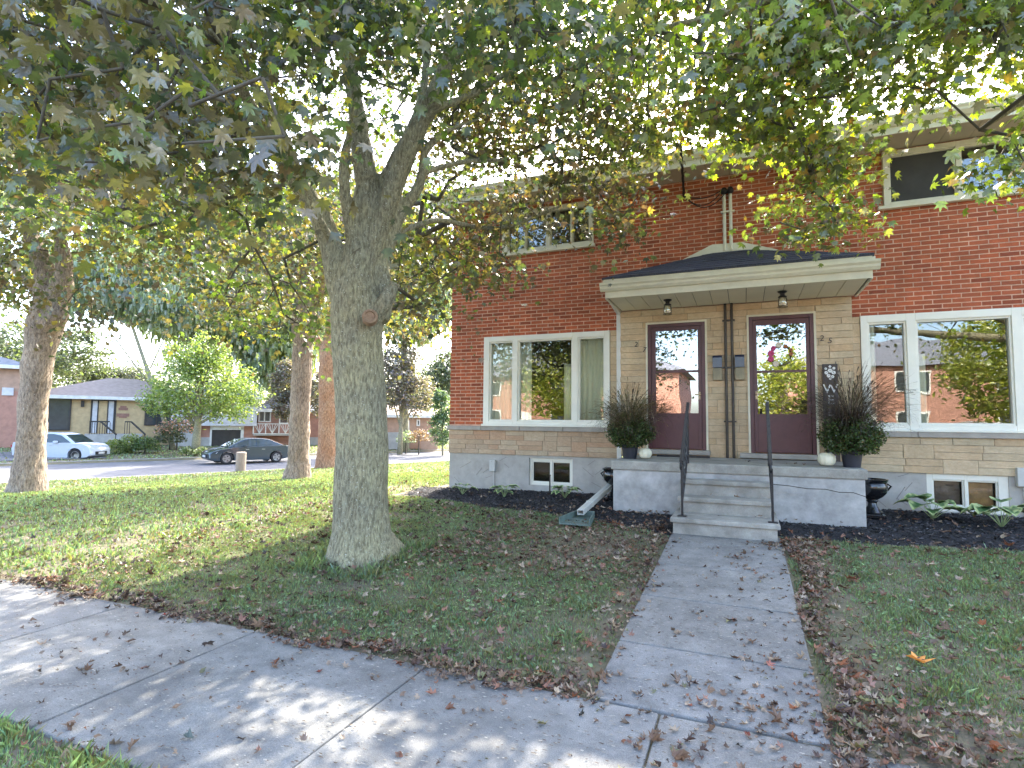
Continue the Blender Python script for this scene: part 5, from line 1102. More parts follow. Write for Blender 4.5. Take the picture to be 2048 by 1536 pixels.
# ranch house at depth 42: 1 px = .0378 m; x=0 at px 205
u = 42 / FPX; X = lambda px: (px - 205) * u * 1.32
def win_parts(x0, x1, z0, z1, y=-.1, m_='far_dark', g='far_glass', t=.1, mull=()):
    fr = [(x0, x1, y, y + .1, z0, z0 + t), (x0, x1, y, y + .1, z1 - t, z1), (x0, x0 + t, y, y + .1, z0 + t, z1 - t), (x1 - t, x1, y, y + .1, z0 + t, z1 - t)] + [(m - t / 2, m + t / 2, y, y + .1, z0 + t, z1 - t) for m in mull]
    return ('window', m_, fr, [('pane', g, [(x0 + t, x1 - t, y + .05, y + .08, z0 + t, z1 - t)])])
zb = -.62; Z = lambda py: 1.55 + (839 - py) * u * 1.0 * 1.28 - zb
k1 = 1.28
rh = build_house('ranch_house', 'single-storey buff brick house with a low tan hip roof across the street', 205, 42 , zb, [
 ('wall', 'far_buff', [(X(119), X(340), 0, 9, -.3, Z(806))]),
 win_parts(X(131), X(167), Z(858), Z(808), mull=()), win_parts(X(258), X(318), Z(850), Z(812), mull=(X(274), X(295))),
 ('door_frame', 'far_dark', [(X(190), X(192), -.06, .0, Z(862), Z(808)), (X(218), X(221), -.06, .0, Z(862), Z(808)), (X(190), X(221), -.06, 0, Z(812), Z(808)), (X(198), X(199.5), -.06, 0, Z(862), Z(812)), (X(210), X(211.5), -.06, 0, Z(862), Z(812))]),
 ('sidelight', 'far_white', [(X(192), X(198), -.03, -.0, Z(862), Z(812)), (X(211.5), X(218), -.03, 0, Z(862), Z(812))]), ('door', 'far_buff', [(X(199.5), X(210), -.02, 0, Z(862), Z(812))]),
 ('porch', 'far_base', [(X(185), X(255), -1.6, -.0, -.3, Z(863)), (X(222), X(252), -2.2, -1.6, -.3, Z(872)), (X(228), X(256), -2.8, -2.2, -.3, Z(880))]),
 ('railing', 'far_dark', [(X(190), X(214), -1.58, -1.52, Z(845), Z(843))] + [(X(190 + 3 * i), X(190 + 3 * i) + .04, -1.58, -1.54, Z(863), Z(845)) for i in range(9)] + [('bar', (X(203), -1.6, Z(844)), (X(222), -2.9, Z(863)), .1, .08), (X(221), X(222), -2.9, -2.84, Z(884), Z(862))]), ('railing', 'far_dark', [('bar', (X(240), -1.6, Z(844)), (X(257), -2.9, Z(863)), .1, .08), (X(256), X(257), -2.9, -2.84, Z(884), Z(862)), (X(232), X(240), -1.58, -1.52, Z(845), Z(843))] + [(X(232 + 3 * i), X(232 + 3 * i) + .04, -1.58, -1.54, Z(863), Z(845)) for i in range(3)]),
 ('wall_ornament', 'far_brown', [(X(224), X(236), -.05, 0, Z(826), Z(822)), (X(226), X(234), -.05, 0, Z(822), Z(819)), (X(222), X(238), -.05, 0, Z(836), Z(831)), (X(225), X(235), -.05, 0, Z(838), Z(836))]), ('wall_lamp', 'far_dark', [(X(178), X(182), -.15, 0, Z(822), Z(812))]),
])
add_hip(rh, X(119), X(340), 0, 9, Z(806), 1.5 * k1 * .9, 'far_roof', .6)
# red brick house with garage at the left edge
lh = build_house('brick_garage_house', 'red brick house with a mauve garage door behind the pale-barked maple', 205, 41, zb, [
 ('wall', 'far_red', [(X(-160), X(119) - .05, .3, 9, -.3, Z(802))]), win_parts(X(-30), X(31), Z(800), Z(772), y=.2, m_='far_white_trim', g='far_peach', mull=(X(5),)),
 ('siding', 'far_peach', [(X(-160), X(119) - .1, .35, 9, Z(802), Z(766))]), ('garage_door', 'far_garage', [(X(-60), X(33), .2, .3, Z(905), Z(848))] ), ('garage_trim', 'far_dark', [(X(-62), X(35), .16, .3, Z(854), Z(847))]),
 ('white_sign', 'far_white', [(X(92), X(104), .2, .3, Z(808), Z(797))])])
add_hip(lh, X(-160), X(119), .3, 9, Z(766), 1.6, 'far_roof_grey')
# split-level house: 46 deep, x=0 at px 500
u2 = 46 / FPX * 1.12; X2 = lambda px: (px - 500) * u2; zb2 = -.6; Z2 = lambda py: 1.55 + (841 - py) * u2 - zb2
sh = build_house('split_level_house', 'split-level house with pale siding, dark garage door and a balcony above the dark car', 500, 46, zb2, [
 ('wall', 'far_red', [(X2(395), X2(512), 0, 8, -.4, Z2(852)), (X2(513), X2(640), 1.2, 9, -.4, Z2(822))]),
 ('siding', 'far_white', [(X2(380), X2(511), -.5, 8, Z2(852), Z2(800))]), ('garage_door', 'far_dark', [(X2(441), X2(486), -.05, 0.0, -.2, Z2(859))]),
 ('garage_trim', 'far_white_trim', [(X2(438), X2(441), -.1, 0, -.3, Z2(855)), (X2(486), X2(491), -.1, 0, -.3, Z2(855)), (X2(438), X2(491), -.1, 0, Z2(859), Z2(852.2))]),
 ('foundation', 'far_base', [(X2(424), X2(438), -.08, 0, -.4, Z2(872))]), ('foundation', 'far_base', [(X2(600), X2(645), 1.1, 1.2, -.4, Z2(873))]), ('fence', 'far_base', [(X2(385), X2(423), -.3, -.2, -.3, Z2(854))]),
 win_parts(X2(514), X2(535), Z2(845), Z2(822), y=1.1, m_='far_white_trim', mull=(X2(524),)), win_parts(X2(549), X2(565), Z2(848), Z2(822), y=1.1, m_='far_white_trim'),
 ('door', 'far_brown', [(X2(536), X2(548), 1.1, 1.2, Z2(865), Z2(824))]),
 ('balcony', 'far_base', [(X2(506), X2(570), -.4, 1.2, Z2(869), Z2(866))]),
 ('balcony_railing', 'far_white_trim', [('bar', (X2(505), -.4, Z2(848)), (X2(570), -.4, Z2(848)), .08, .06), ('bar', (X2(505), -.4, Z2(865.5)), (X2(570), -.4, Z2(865.5)), .08, .06)] + [(X2(q) - .04, X2(q) + .04, -.44, -.36, Z2(866), Z2(847)) for q in (506, 526, 548, 570)] + [('bar', (X2(c_), -.4, Z2(865)), (X2(c_ + e_), -.4, Z2(849)), .04, .04) for c_ in (516, 537, 559) for e_ in (-9, -5, 0, 5, 9)])])
add_hip(sh, X2(513), X2(640), 1.2, 9, Z2(822), 1.8, 'far_roof_grey'); add_hip(sh, X2(380), X2(511), -.5, 8, Z2(800), 1.5, 'far_roof_grey', .3)
u3 = 48 / FPX; X3 = lambda px: (px - 820) * u3; Z3 = lambda py: 1.55 + (844 - py) * u3 + .5
fh = build_house('far_bungalow', 'peach stuccoed bungalow with a white window beyond the gap by the house corner', 820, 48, -.5, [
 ('wall', 'far_peach', [(X3(700), X3(876), 0, 8, -.3, Z3(832))]), win_parts(X3(808), X3(819), Z3(864), Z3(842), m_='far_white_trim', t=.12, mull=(X3(813.5),)), win_parts(X3(833), X3(840), Z3(853), Z3(840), m_='far_white_trim', t=.1),
 ('porch', 'far_base', [(X3(775), X3(806), -1, 0, -.3, Z3(866))]), ('fence', 'far_peach', [(X3(842), X3(874), -1.2, -1.1, -.3, Z3(862))])])
add_hip(fh, X3(700), X3(876), 0, 8, Z3(832), 1.2, 'far_roof', .4)
# driveway
mb = MB(); dq = [G(-60, 925), G(215, 921), G(180, 905), G(-60, 905)]
mb.prism([(p_.x, p_.y, max(H(p_.x, p_.y), -.99) + .03) for p_ in dq], (0, 0, .01)); o = mb.build('driveway', M['asphalt']); o['kind'] = 'structure'
# wooden post
g = G(481, 943); dd = depth_of(g); mb = MB(); wpx = 9.5 / FPX * dd
mb.tube([(g.x, g.y, g.z - .2), (g.x, g.y, g.z + 36 / FPX * dd)], wpx, 16); mb.lathe([(wpx * 1.02, 0), (wpx, .05), (wpx * .8, .09), (0, .1)], (g.x, g.y, g.z + 36 / FPX * dd - .02), 16)
M['postwood'] = mat('weathered_post', (.26, .21, .16), .9, col2=(.36, .30, .24), scale=6, stretch=(6, 6, .6), bump=.01); tag(mb.build('bollard', M['postwood'], None, smooth=True), 'short thick wooden post on the grass beside the side street', 'bollard')
# ------------------------------------------------------------------ cars
M['car_dark'] = mat('dark_teal_paint', (.018, .04, .06), .22, var=.05, coat=.8, metal=.3); M['car_white'] = mat('silver_white_paint', (.45, .50, .56), .3, var=.03, coat=.7); M['tyre'] = mat('tyre', (.015, .015, .016), .85); M['rim'] = mat('alloy_rim', (.35, .35, .36), .3, metal=.8); M['car_glass'] = mat('car_glass', (.03, .045, .05), .05, spec=.9); M['headlight'] = mat('headlight_glass', (.55, .58, .6), .15, coat=.5); M['tail'] = mat('tail_light', (.35, .02, .02), .3); M['cplate'] = mat('plain_plate', (.6, .6, .58), .5)
def car(label, loc, heading, prof_low, roof, wheels, Wd, m_, wr, suv=False):
    """prof_low: body outline (x forward, z); roof: greenhouse outline; heading = world angle of +x"""
    c = empty('parked_car', loc, label, 'car', rz=heading); WL[c] = Vector((0, 0, 0)); hw = Wd / 2
    pts = list(prof_low); low = []
    for wx in sorted(wheels, reverse=True): low += [(wx + (wr + .06) * math.cos(t), wr + (wr + .06) * math.sin(t)) for t in np.linspace(-.35, PI + .35, 12)]
    poly = pts + low
    bm = bmesh.new(); sec = [(-hw, .97, .0), (-hw + .07, 1.0, .02), (hw - .07, 1.0, .02), (hw, .97, .0)]
    mb = MB(); n = len(poly); zc = .55
    cxm = (max(p_[0] for p_ in poly) + min(p_[0] for p_ in poly)) / 2
    for y_, sx, dz in ((-hw, .975, -.0), (-hw + .05, .99, .02), (-hw + .2, 1.0, .04), (0, 1.012, .055), (hw - .2, 1.0, .04), (hw - .05, .99, .02), (hw, .975, -.0)):
        mb.v += [((cxm + (x_ - cxm) * sx), y_, z_ + (dz * max(0, min(1, (z_ - .5) * 3)))) for x_, z_ in poly]
    for s_ in range(6):
        for i in range(n): a, b_ = s_ * n + i, s_ * n + (i + 1) % n; mb.f.append((a, b_, b_ + n, a + n)); mb.m.append(0)
    mb.f += [tuple(range(n)), tuple(range(6 * n, 7 * n))]; mb.m += [0, 0]; body = mb.build('body', M[m_], c, smooth=True, local=True)
    # greenhouse shell, narrower at the top
    zt = max(p_[1] for p_ in roof); zl = min(p_[1] for p_ in roof); nr_ = len(roof); mb = MB()
    fw = lambda z_: hw - .07 - .20 * (z_ - zl) / (zt - zl)
    mb.v = [(x_, -fw(z_), z_) for x_, z_ in roof] + [(x_, fw(z_), z_) for x_, z_ in roof]; mb.f = [tuple(range(nr_)), tuple(range(2 * nr_ - 1, nr_ - 1, -1))] + [(i, (i + 1) % nr_, (i + 1) % nr_ + nr_, i + nr_) for i in range(nr_)]; mb.m = [0] * len(mb.f)
    mb.build('cabin', M[m_], c, smooth=True, local=True, bevel=.03)
    # side glass, inset panels a few mm proud
    cxr = sum(p_[0] for p_ in roof) / nr_; inner = [(cxr + (x_ - cxr) * .86, zl + .05 + (z_ - zl) * .80) for x_, z_ in roof if True]
    for s_ in (-1, 1):
        splits = [min(p_[0] for p_ in inner), cxr + .02, max(p_[0] for p_ in inner)]
        for a, b_ in ((splits[0], splits[1] - .03), (splits[1] + .03, splits[2])):
            seg = []
            for i in range(len(inner)):
                p1, p2 = inner[i], inner[(i + 1) % len(inner)]
                def inside(p_): return a - 1e-6 <= p_[0] <= b_ + 1e-6
                def cutx(xx): f = (xx - p1[0]) / (p2[0] - p1[0]); return (xx, p1[1] + f * (p2[1] - p1[1]))
                if inside(p1): seg.append(p1)
                cr_ = sorted([xx for xx in (a, b_) if (p1[0] - xx) * (p2[0] - xx) < 0], key=lambda xx: abs(xx - p1[0]))
                seg += [cutx(xx) for xx in cr_]
            if len(seg) > 2: MB().prism([(x_, s_ * (fw(z_) + .006), z_) for x_, z_ in seg], (0, s_ * .006, 0)).build('side_window', M['car_glass'], c, local=True)
    # windscreen and rear screen
    top = [p_ for p_ in roof if p_[1] > zt - .12]; fx = max(roof, key=lambda p_: p_[0]); ft = max(top, key=lambda p_: p_[0]); rx_ = min(roof, key=lambda p_: p_[0]); rt_ = min(top, key=lambda p_: p_[0])
    for e_, t_, s_, nm in ((fx, ft, 1, 'windscreen'), (rx_, rt_, -1, 'rear_window')):
        a = Vector((e_[0], 0, e_[1])).lerp(Vector((t_[0], 0, t_[1])), .08); b_ = Vector((e_[0], 0, e_[1])).lerp(Vector((t_[0], 0, t_[1])), .93); nn = Vector((s_ * abs(t_[1] - e_[1]), 0, abs(t_[0] - e_[0]))).normalized() * .045
        MB().prism([(a.x, -fw(a.z) + .06, a.z), (a.x, fw(a.z) - .06, a.z), (b_.x, fw(b_.z) - .06, b_.z), (b_.x, -fw(b_.z) + .06, b_.z)], nn).build(nm, M['car_glass'], c, local=True)
    for wx in wheels:
        for s_ in (-1, 1):
            Mr = Matrix.Translation((wx, s_ * (hw - .10), wr)) @ Matrix.Rotation(PI / 2, 4, 'X')
            wlh = MB(); wlh.lathe([(wr * .6, -.1), (wr * .93, -.1), (wr, -.07), (wr, .07), (wr * .93, .1), (wr * .6, .1)], (0, 0, 0), 24); wlh.v = [tuple(Mr @ Vector(v)) for v in wlh.v]; w_ = wlh.build('wheel', M['tyre'], c, smooth=True, local=True); WL[w_] = Vector((0, 0, 0))
            rm = MB(); rm.lathe([(wr * .12, -.105), (wr * .15, -.09), (wr * .15, .09), (wr * .12, .105)], (0, 0, 0), 12)
            for k_ in range(5): a = k_ * 2 * PI / 5; rm.bar((0, 0, .09 * -s_ * -1 * (1 if s_ < 0 else -1)), (wr * .6 * math.cos(a), wr * .6 * math.sin(a), .09 * (1 if s_ < 0 else -1)), .07, .03)
            rm.lathe([(wr * .58, -.1), (wr * .64, -.103), (wr * .66, 0), (wr * .64, .103), (wr * .58, .1)], (0, 0, 0), 20); rm.v = [tuple(Mr @ Vector(v)) for v in rm.v]; rm.build('rim', M['rim'], w_, smooth=True, local=True)
            MB().lathe([(wr * .6, -.06), (wr * .6, .06)], (0, 0, 0), 20)
            db = MB(); db.lathe([(wr * .58, -.05), (wr * .58, .05)], (0, 0, 0), 20); db.v = [tuple(Mr @ Vector(v)) for v in db.v]; db.build('brake_disc', M['tyre'], w_, local=True)
    fxm = max(p_[0] for p_ in poly); rxm = min(p_[0] for p_ in poly)
    for s_ in (-1, 1):
        MB().prism([(fxm - .42, s_ * (hw - .015), .70), (fxm - .08, s_ * (hw - .22), .66), (fxm - .06, s_ * (hw - .24), .56), (fxm - .34, s_ * (hw - .01), .60)], (0, s_ * .03, .01)).build('headlight', M['headlight'], c, local=True)
        MB().box(rxm + .0, rxm + .22, s_ * (hw - .28) - .12, s_ * (hw - .28) + .26 * (1 if s_ > 0 else 1) - .0, .78, .92).build('tail_light', M['tail'], c, local=True) if False else MB().box(rxm - .005, rxm + .18, min(s_ * (hw - .3), s_ * (hw - .01)), max(s_ * (hw - .3), s_ * (hw - .01)), .80, .94).build('tail_light', M['tail'], c, local=True)
        MB().box(cxr + .62 if not suv else cxr + .75, cxr + .80 if not suv else cxr + .95, min(s_ * (hw - .02), s_ * (hw + .16)), max(s_ * (hw - .02), s_ * (hw + .16)), zl + .02, zl + .16).build('wing_mirror', M[m_], c, local=True, bevel=.03)
        for xx in (cxr - .35, cxr + .55): MB().box(xx - .09, xx + .09, min(s_ * (hw - .005), s_ * (hw + .012)), max(s_ * (hw - .005), s_ * (hw + .012)), zl - .12, zl - .09).build('door_handle', M['rim'], c, local=True)
    MB().box(fxm - .05, fxm + .035, -.5, .5, .36, .56).build('grille', M['tyre'], c, local=True, bevel=.01)
    MB().box(fxm - .02, fxm + .05, -.26, .26, .40, .52).build('number_plate', M['cplate'], c, local=True)
    return c
hd = math.atan2(-RT[1], -RT[0])
def at_road(px, d): q = P(px, 860, d); return Vector((q.x, q.y, -.985))
q = at_road(497, 33.2)
sed_low = [(-2.3, .32), (-2.33, .62), (-2.26, .90), (-2.1, .97), (-1.7, 1.0), (1.0, .93), (1.75, .84), (2.15, .72), (2.3, .58), (2.3, .32), (2.15, .22)]
car('dark teal sedan parked at the far kerb behind the wooden post', q, hd, sed_low[::-1][::-1], [(-1.95, .96), (-1.0, 1.38), (-.55, 1.45), (.15, 1.45), (.5, 1.38), (1.35, .92)], (-1.38, 1.40), 1.80, 'car_dark', .33)
q = at_road(128, 33.5); fr_, rz0 = frame_at(128, 33.5)
suv_low = [(-2.2, .35), (-2.27, .70), (-2.2, 1.05), (-2.1, 1.08), (1.0, 1.05), (1.75, 1.0), (2.1, .86), (2.22, .66), (2.22, .35), (2.05, .24)]
car('silver-white compact SUV parked across the street behind the pale-barked maple', q, rz0 - .62, suv_low, [(-2.12, 1.05), (-1.85, 1.52), (-1.4, 1.66), (.0, 1.66), (.55, 1.55), (1.3, 1.03)], (-1.35, 1.36), 1.84, 'car_white', .36, True)
# ------------------------------------------------------------------ across the front street (seen only in the window reflections)
def opp_house(x0, x1, label, m_='far_red'):
    h = empty('brick_house', ((x0 + x1) / 2, -32, 0), label, 'house'); mb = MB().box(x0, x1, -41, -32, -.2, 5.4); mb.build('wall', M[m_], h)
    L = x1 - x0
    for f in (.16, .5, .84):
        for zz in (1.2, 3.6):
            xc = x0 + L * f; w_ = MB().box(xc - .9, xc + .9, -32.0, -31.92, zz, zz + 1.4).build('window', M['far_white_trim'], h); MB().box(xc - .8, xc + .8, -31.93, -31.90, zz + .1, zz + 1.3).build('pane', M['far_glass'], w_)
    MB().box(x0 + L * .33 - .5, x0 + L * .33 + .5, -32, -31.9, .3, 2.4).build('door', M['far_white_trim'], h)
    v = hip(x0, x1, -41, -32, 5.4, 2.2); mb = MB(); mb.add(v, [(0, 1, 5, 4), (1, 2, 5), (2, 3, 4, 5), (3, 0, 4), (3, 2, 1, 0)]); mb.build('roof', M['far_roof_grey'], h)
    bal = [(x0 + L * .6, x1 - .5, -31.9, -30.6, .9, 1.0)] + [(x0 + L * .6 + i * .14, x0 + L * .6 + i * .14 + .05, -30.66, -30.6, 1.0, 1.8) for i in range(int((L * .4 - .5) / .14))] + [(x0 + L * .6, x1 - .5, -30.68, -30.58, 1.8, 1.88)]
    mb = MB(); [mb.box(*q_) for q_ in bal]; mb.build('porch_railing', M['far_white_trim'], h)
opp_house(-22, -4.3, 'red brick house opposite the front door 27, mirrored in the left windows'); opp_house(2.4, 17, 'red brick house opposite, mirrored in the big window of number 25')
def ref_tree(x, y, z, r_, rz_, label, cols, n=5000):
    t = empty('maple_tree', (x, y, 0), label, 'tree'); MB().tube([(x, y, -.2), (x, y, z)], [.28, .16], 10).build('trunk', M['bark_pink'], t, smooth='all')
    nc = 220; v = rng.normal(0, 1, (nc, 3)); v /= np.linalg.norm(v, axis=1)[:, None]; cc = np.array([x, y, z]) + v * (rng.uniform(.3, 1, nc) ** .5)[:, None] * np.array([r_, r_, rz_]); pos = cc[rng.integers(0, nc, n)] + rng.normal(0, 1, (n, 3)) * .35
    pos = pos[pos[:, 2] > 1.6]; c = np.array(cols)[rng.integers(0, len(cols), len(pos))] * rng.uniform(.7, 1.3, (len(pos), 1)); scatter('crown', BLOB_V, BLOB_F, pos, rotm(len(pos), .9), rng.uniform(.18, .36, len(pos)), M['leaf'], t, c)
YL = [(.26, .28, .04), (.32, .33, .05), (.18, .22, .04)]
ref_tree(-10.5, -24.5, 4.2, 3.0, 2.6, 'yellow-green street tree opposite the left window', YL); ref_tree(12.2, -23.5, 4.4, 3.6, 2.8, 'yellow-green street tree opposite the big right window', YL, 7000); ref_tree(2.2, -26, 3.6, 1.8, 2.4, 'small yellow tree opposite door 25', YL, 3000)
# ------------------------------------------------------------------ grass
M['grass'] = leafmat('grass_blade', .35, gloss=.05, tcol=(1.3, 1.4, .5))
def soilmask(x, y):
    """1 where the lawn is bare"""
    m = np.zeros_like(x)
    d = np.hypot((x + 1.6) / 1.3, (y + 3.3) / 1.0); m = np.maximum(m, np.clip(1.35 - d, 0, 1))
    m = np.maximum(m, np.clip(1 - np.abs(x + .95) / .28, 0, 1) * (y < -2.5)); m = np.maximum(m, np.clip(1 - np.abs(x - .62) / .38, 0, 1) * (y < -2.3))
    m = np.maximum(m, np.clip(1 - (-6.30 - y) / -.22, 0, 1) * .8 * (x < -.8)); d = np.hypot((x - .9) / .6, (y + 6.1) / .25); m = np.maximum(m, np.clip(1.2 - d, 0, 1))
    nn = noisef(x + 11, y * 1.3, 1.6) + .7 * noisef(x, y + 5, 4.1); m = np.maximum(m, np.clip((nn - .55) * 1.1, 0, .75))
    d = np.hypot((x + 3.78) / .55, (y + 4.62) / .5); m = np.maximum(m, np.clip(1.25 - d, 0, 1) * .6)
    d = np.hypot((x + 6.5) / 1.6, (y - .2) / 1.2); m = np.maximum(m, np.clip(1.3 - d, 0, 1) * .8)
    return m
def noisef(x, y, f):
    return np.sin(x * f * 1.3 + 1.7 * np.sin(y * f * .9 + 1)) * .5 + np.sin(y * f * 1.7 + 1.3 * np.sin(x * f * 1.1)) * .5
def grass(x0, x1, y0, y1, dens, hgt, wid, cond=None, tri=False, st=False, name='grass', bright=1., lean=.5, bare=1.):
    A = (x1 - x0) * (y1 - y0); n = int(A * dens); x = rng.uniform(x0, x1, n); y = rng.uniform(y0, y1, n)
    if st: x, y = ST(x, y)
    keep = rng.random(n) > soilmask(x, y) * .93 * bare; nz_ = noisef(x, y, 3) + noisef(x + 3, y, 9) * .6; keep &= rng.random(n) < .75 + nz_ * .25
    keep &= ~((x > -.84 + .05 * np.sin(y * 7) * np.sin(y * 17)) & (x < .38) & (y < -2.3)) & ~((y > -7.80) & (y < -6.39 + .035 * np.sin(x * 6) + .02 * np.sin(x * 19))) & ~((x > -5.9) & (x < 5.2) & (y > bedy(x) + .02))
    if cond is not None: keep &= cond(x, y)
    x, y, nz_ = x[keep], y[keep], nz_[keep]; n = len(x); z = hz(x, y) - .004
    a = rng.uniform(0, 2 * PI, n); h = hgt * rng.uniform(.4, 1.2, n) * (1 + .45 * np.clip(noisef(x + 2, y, 7), -.8, 1.2)) * np.where(rng.random(n) < .03, 1.45, 1); w_ = wid * rng.uniform(.6, 1.4, n); ln = rng.normal(0, lean, n) * h; b_ = rng.uniform(0, 2 * PI, n)
    ca, sa = np.cos(a) * w_, np.sin(a) * w_; lx, ly = np.cos(b_) * ln, np.sin(b_) * ln
    B0 = np.stack([x - ca, y - sa, z], -1); B1 = np.stack([x + ca, y + sa, z], -1); M0 = np.stack([x + ca * .8 + lx * .35, y + sa * .8 + ly * .35, z + h * .6], -1); T = np.stack([x + lx, y + ly, z + h], -1)
    c = np.array([.175, .235, .11]) * rng.uniform(.5, 1.7, (n, 1)) * bright; yl = rng.random(n) < .3 + .15 * np.clip(nz_, -1, 1); c[yl] = np.array([.22, .20, .09]) * rng.uniform(.6, 1.3, (yl.sum(), 1)); bl = rng.random(n) < .2; c[bl] *= np.array([.75, .95, 1.3])
    V = np.stack([B0, B1, T] if tri else [B0, B1, M0, T], 1).reshape(-1, 3); k_ = 3 if tri else 4; i0 = np.arange(n) * k_
    F = np.stack([i0, i0 + 1, i0 + 2], -1) if tri else np.concatenate([np.stack([i0, i0 + 1, i0 + 2], -1), np.stack([i0, i0 + 2, i0 + 3], -1)])
    o_ = npmesh(name, V, F, M['grass'], None, np.repeat(c, k_, 0)); tag(o_, kind='stuff'); return o_
g1 = grass(-6.0, .0, -6.36, -1.0, 8200, .034, .0036); tag(g1, 'short shaded grass of the lawn left of the walkway', 'grass')
g7 = grass(-4.35, -3.2, -5.2, -4.0, 5000, .075, .0045, cond=lambda x, y: (np.hypot(x + 3.78, y + 4.62) > .25)); tag(g7, 'taller grass and weeds round the foot of the big maple', 'grass')
g2 = grass(.3, 3.8, -6.36, -1.9, 8200, .036, .0036); tag(g2, 'patchy grass of the lawn right of the walkway', 'grass')
g3 = grass(-6.0, -1.6, -9.2, -7.76, 17000, .05, .0038, bright=1.35, bare=0); tag(g3, 'bright grass strip on the street side of the sidewalk', 'grass')
g4 = grass(-17, -6.0, -6.36, 6, 1150, .05, .0105, bright=1.25, cond=lambda x, y: ((x - RP[0]) * RN[0] + (y - RP[1]) * RN[1]) < -.2, tri=False, name='grass'); tag(g4, 'sunlit side lawn under the three street trees', 'grass')  # blade colour raised here, part of the sunlight is in the colour
g5 = grass(-14, -.2, -20, 45, 110, .06, .028, cond=lambda x, y: (x < -6) & ((x < -17) | (y > 6)), tri=True, st=True); tag(g5, 'grass running down to the kerb of the side street', 'grass')
g6 = grass(11.7, 34, -30, 60, 36, .08, .06, tri=True, st=True, bright=1.3); tag(g6, 'front lawns across the side street', 'grass')
# clover and broad weed leaves in the near lawns
n = 17000; x = rng.uniform(-3.8, 3.4, n); y = rng.uniform(-6.3, -2.6, n); k_ = (noisef(x, y, 2.2) > -.15) & ~((x > -.9) & (x < .5)) & (rng.random(n) > soilmask(x, y)); x, y = x[k_], y[k_]
lv = np.array([(0, 0, 0), (.6, .3, .2), (.5, 1, .25), (-.5, 1, .25), (-.6, .3, .2)]); lf = np.array([(0, 1, 2), (0, 2, 3), (0, 3, 4)])
c = np.array([.22, .33, .16]) * rng.uniform(.6, 1.4, (len(x), 1)); o = scatter('clover', lv, lf, np.stack([x, y, hz(x, y) + .012], -1), rotm(len(x), .4), rng.choice([.011, .016, .026], len(x), p=[.5, .35, .15]), M['grass'], colors=c); tag(o, 'clover and small weeds in the near lawn', 'clover')

# ------------------------------------------------------------------ fallen leaves
def fcol(n):
    base_ = np.array([(.13, .075, .045), (.19, .12, .075), (.26, .19, .13), (.075, .045, .035), (.22, .08, .035), (.32, .24, .16), (.17, .16, .07), (.24, .11, .07)])
    return base_[rng.choice(8, n, p=[.24, .2, .14, .16, .07, .08, .06, .05])] * rng.uniform(.75, 1.25, (n, 1))
FALL = []
for s_ in range(8):   # curled round an axis like dry leaves
    v_, f_ = maple(2 if s_ == 3 else 1, .4, rng.uniform(-.1, .3), 0, s_ + 10, (.08, .45, .5, .12, .5, .4, .3, .55)[s_]); a_ = rng.uniform(0, PI); k_ = rng.choice([.9, 1.6, 2.4, 3.2]); u_ = v_[:, 0] * math.cos(a_) + v_[:, 1] * math.sin(a_); w2 = -v_[:, 0] * math.sin(a_) + v_[:, 1] * math.cos(a_)
    ux, uz = np.sin(u_ * k_) / k_, (1 - np.cos(u_ * k_)) / k_; w2 = w2 * (1 + .3 * np.sin(u_ * 5)); FALL.append((np.stack([ux * math.cos(a_) - w2 * math.sin(a_), ux * math.sin(a_) + w2 * math.cos(a_), uz + v_[:, 2] * .5 + .12 * np.sin(w2 * 6)], -1), f_))
for q in FALL: q[0][:, 2] -= q[0][:, 2].min()
pos = []; 
def put(x, y, n, sx, sy): pos.append(np.stack([rng.normal(x, sx, n), rng.normal(y, sy, n)], -1))
# windrow along the lawn edge of the sidewalk
t = rng.uniform(-9, -.9, 2300) ; t = t[rng.random(len(t)) < np.clip(1.15 + t * .07, .35, 1)]; pos.append(np.stack([t, -6.36 + rng.normal(0, .06, len(t)) + .05 * np.sin(t * 5)], -1))
put(-1.05, -6.30, 110, .35, .10)
t = rng.uniform(-6.2, -2.6, 260); pos.append(np.stack([-.86 + rng.normal(0, .07, len(t)), t], -1))
t = rng.uniform(-6.6, -2.5, 1000); pos.append(np.stack([.42 + np.abs(rng.normal(0, .13, len(t))) - .02 + .06 * np.sin(t * 3), t], -1))
put(.62, -6.15, 300, .32, .2); put(1.3, -6.25, 420, .6, .14); put(.75, -5.7, 160, .25, .3); put(.6, -2.7, 260, .16, .22); put(.28, -2.80, 60, .12, .06)
n = 240; pos.append(np.stack([rng.uniform(-.8, .4, n) ** 1, rng.uniform(-6.5, -2.7, n)], -1)); pos[-1] = pos[-1][rng.random(n) < .3 + .7 * (pos[-1][:, 0] > -.1)]
n = 190; pos.append(np.stack([rng.uniform(-7, 2.2, n), rng.uniform(-7.75, -6.4, n)], -1)); put(-.2, -6.7, 60, .5, .18); put(.1, -7.0, 30, .4, .15)
for _ in range(26): put(rng.uniform(-5.5, .3), rng.uniform(-7.5, -6.5), rng.integers(3, 8), .05, .035)
for _ in range(22): put(rng.uniform(-.5, .35), rng.uniform(-6.4, -2.8), rng.integers(3, 9), .05, .05)
n = 3600; pos.append(np.stack([rng.uniform(-6.5, -.9, n), rng.uniform(-6.3, -1.6, n)], -1)); n = 1500; pos.append(np.stack([rng.uniform(-3.2, -.85, n), rng.uniform(-4.6, -2.3, n)], -1))
n = 1500; pos.append(np.stack([rng.uniform(.5, 4, n), rng.uniform(-6.3, -2.1, n)], -1)); n = 500; pos.append(np.stack([rng.uniform(-5.6, 4, n), rng.uniform(-2.6, -.2, n)], -1))
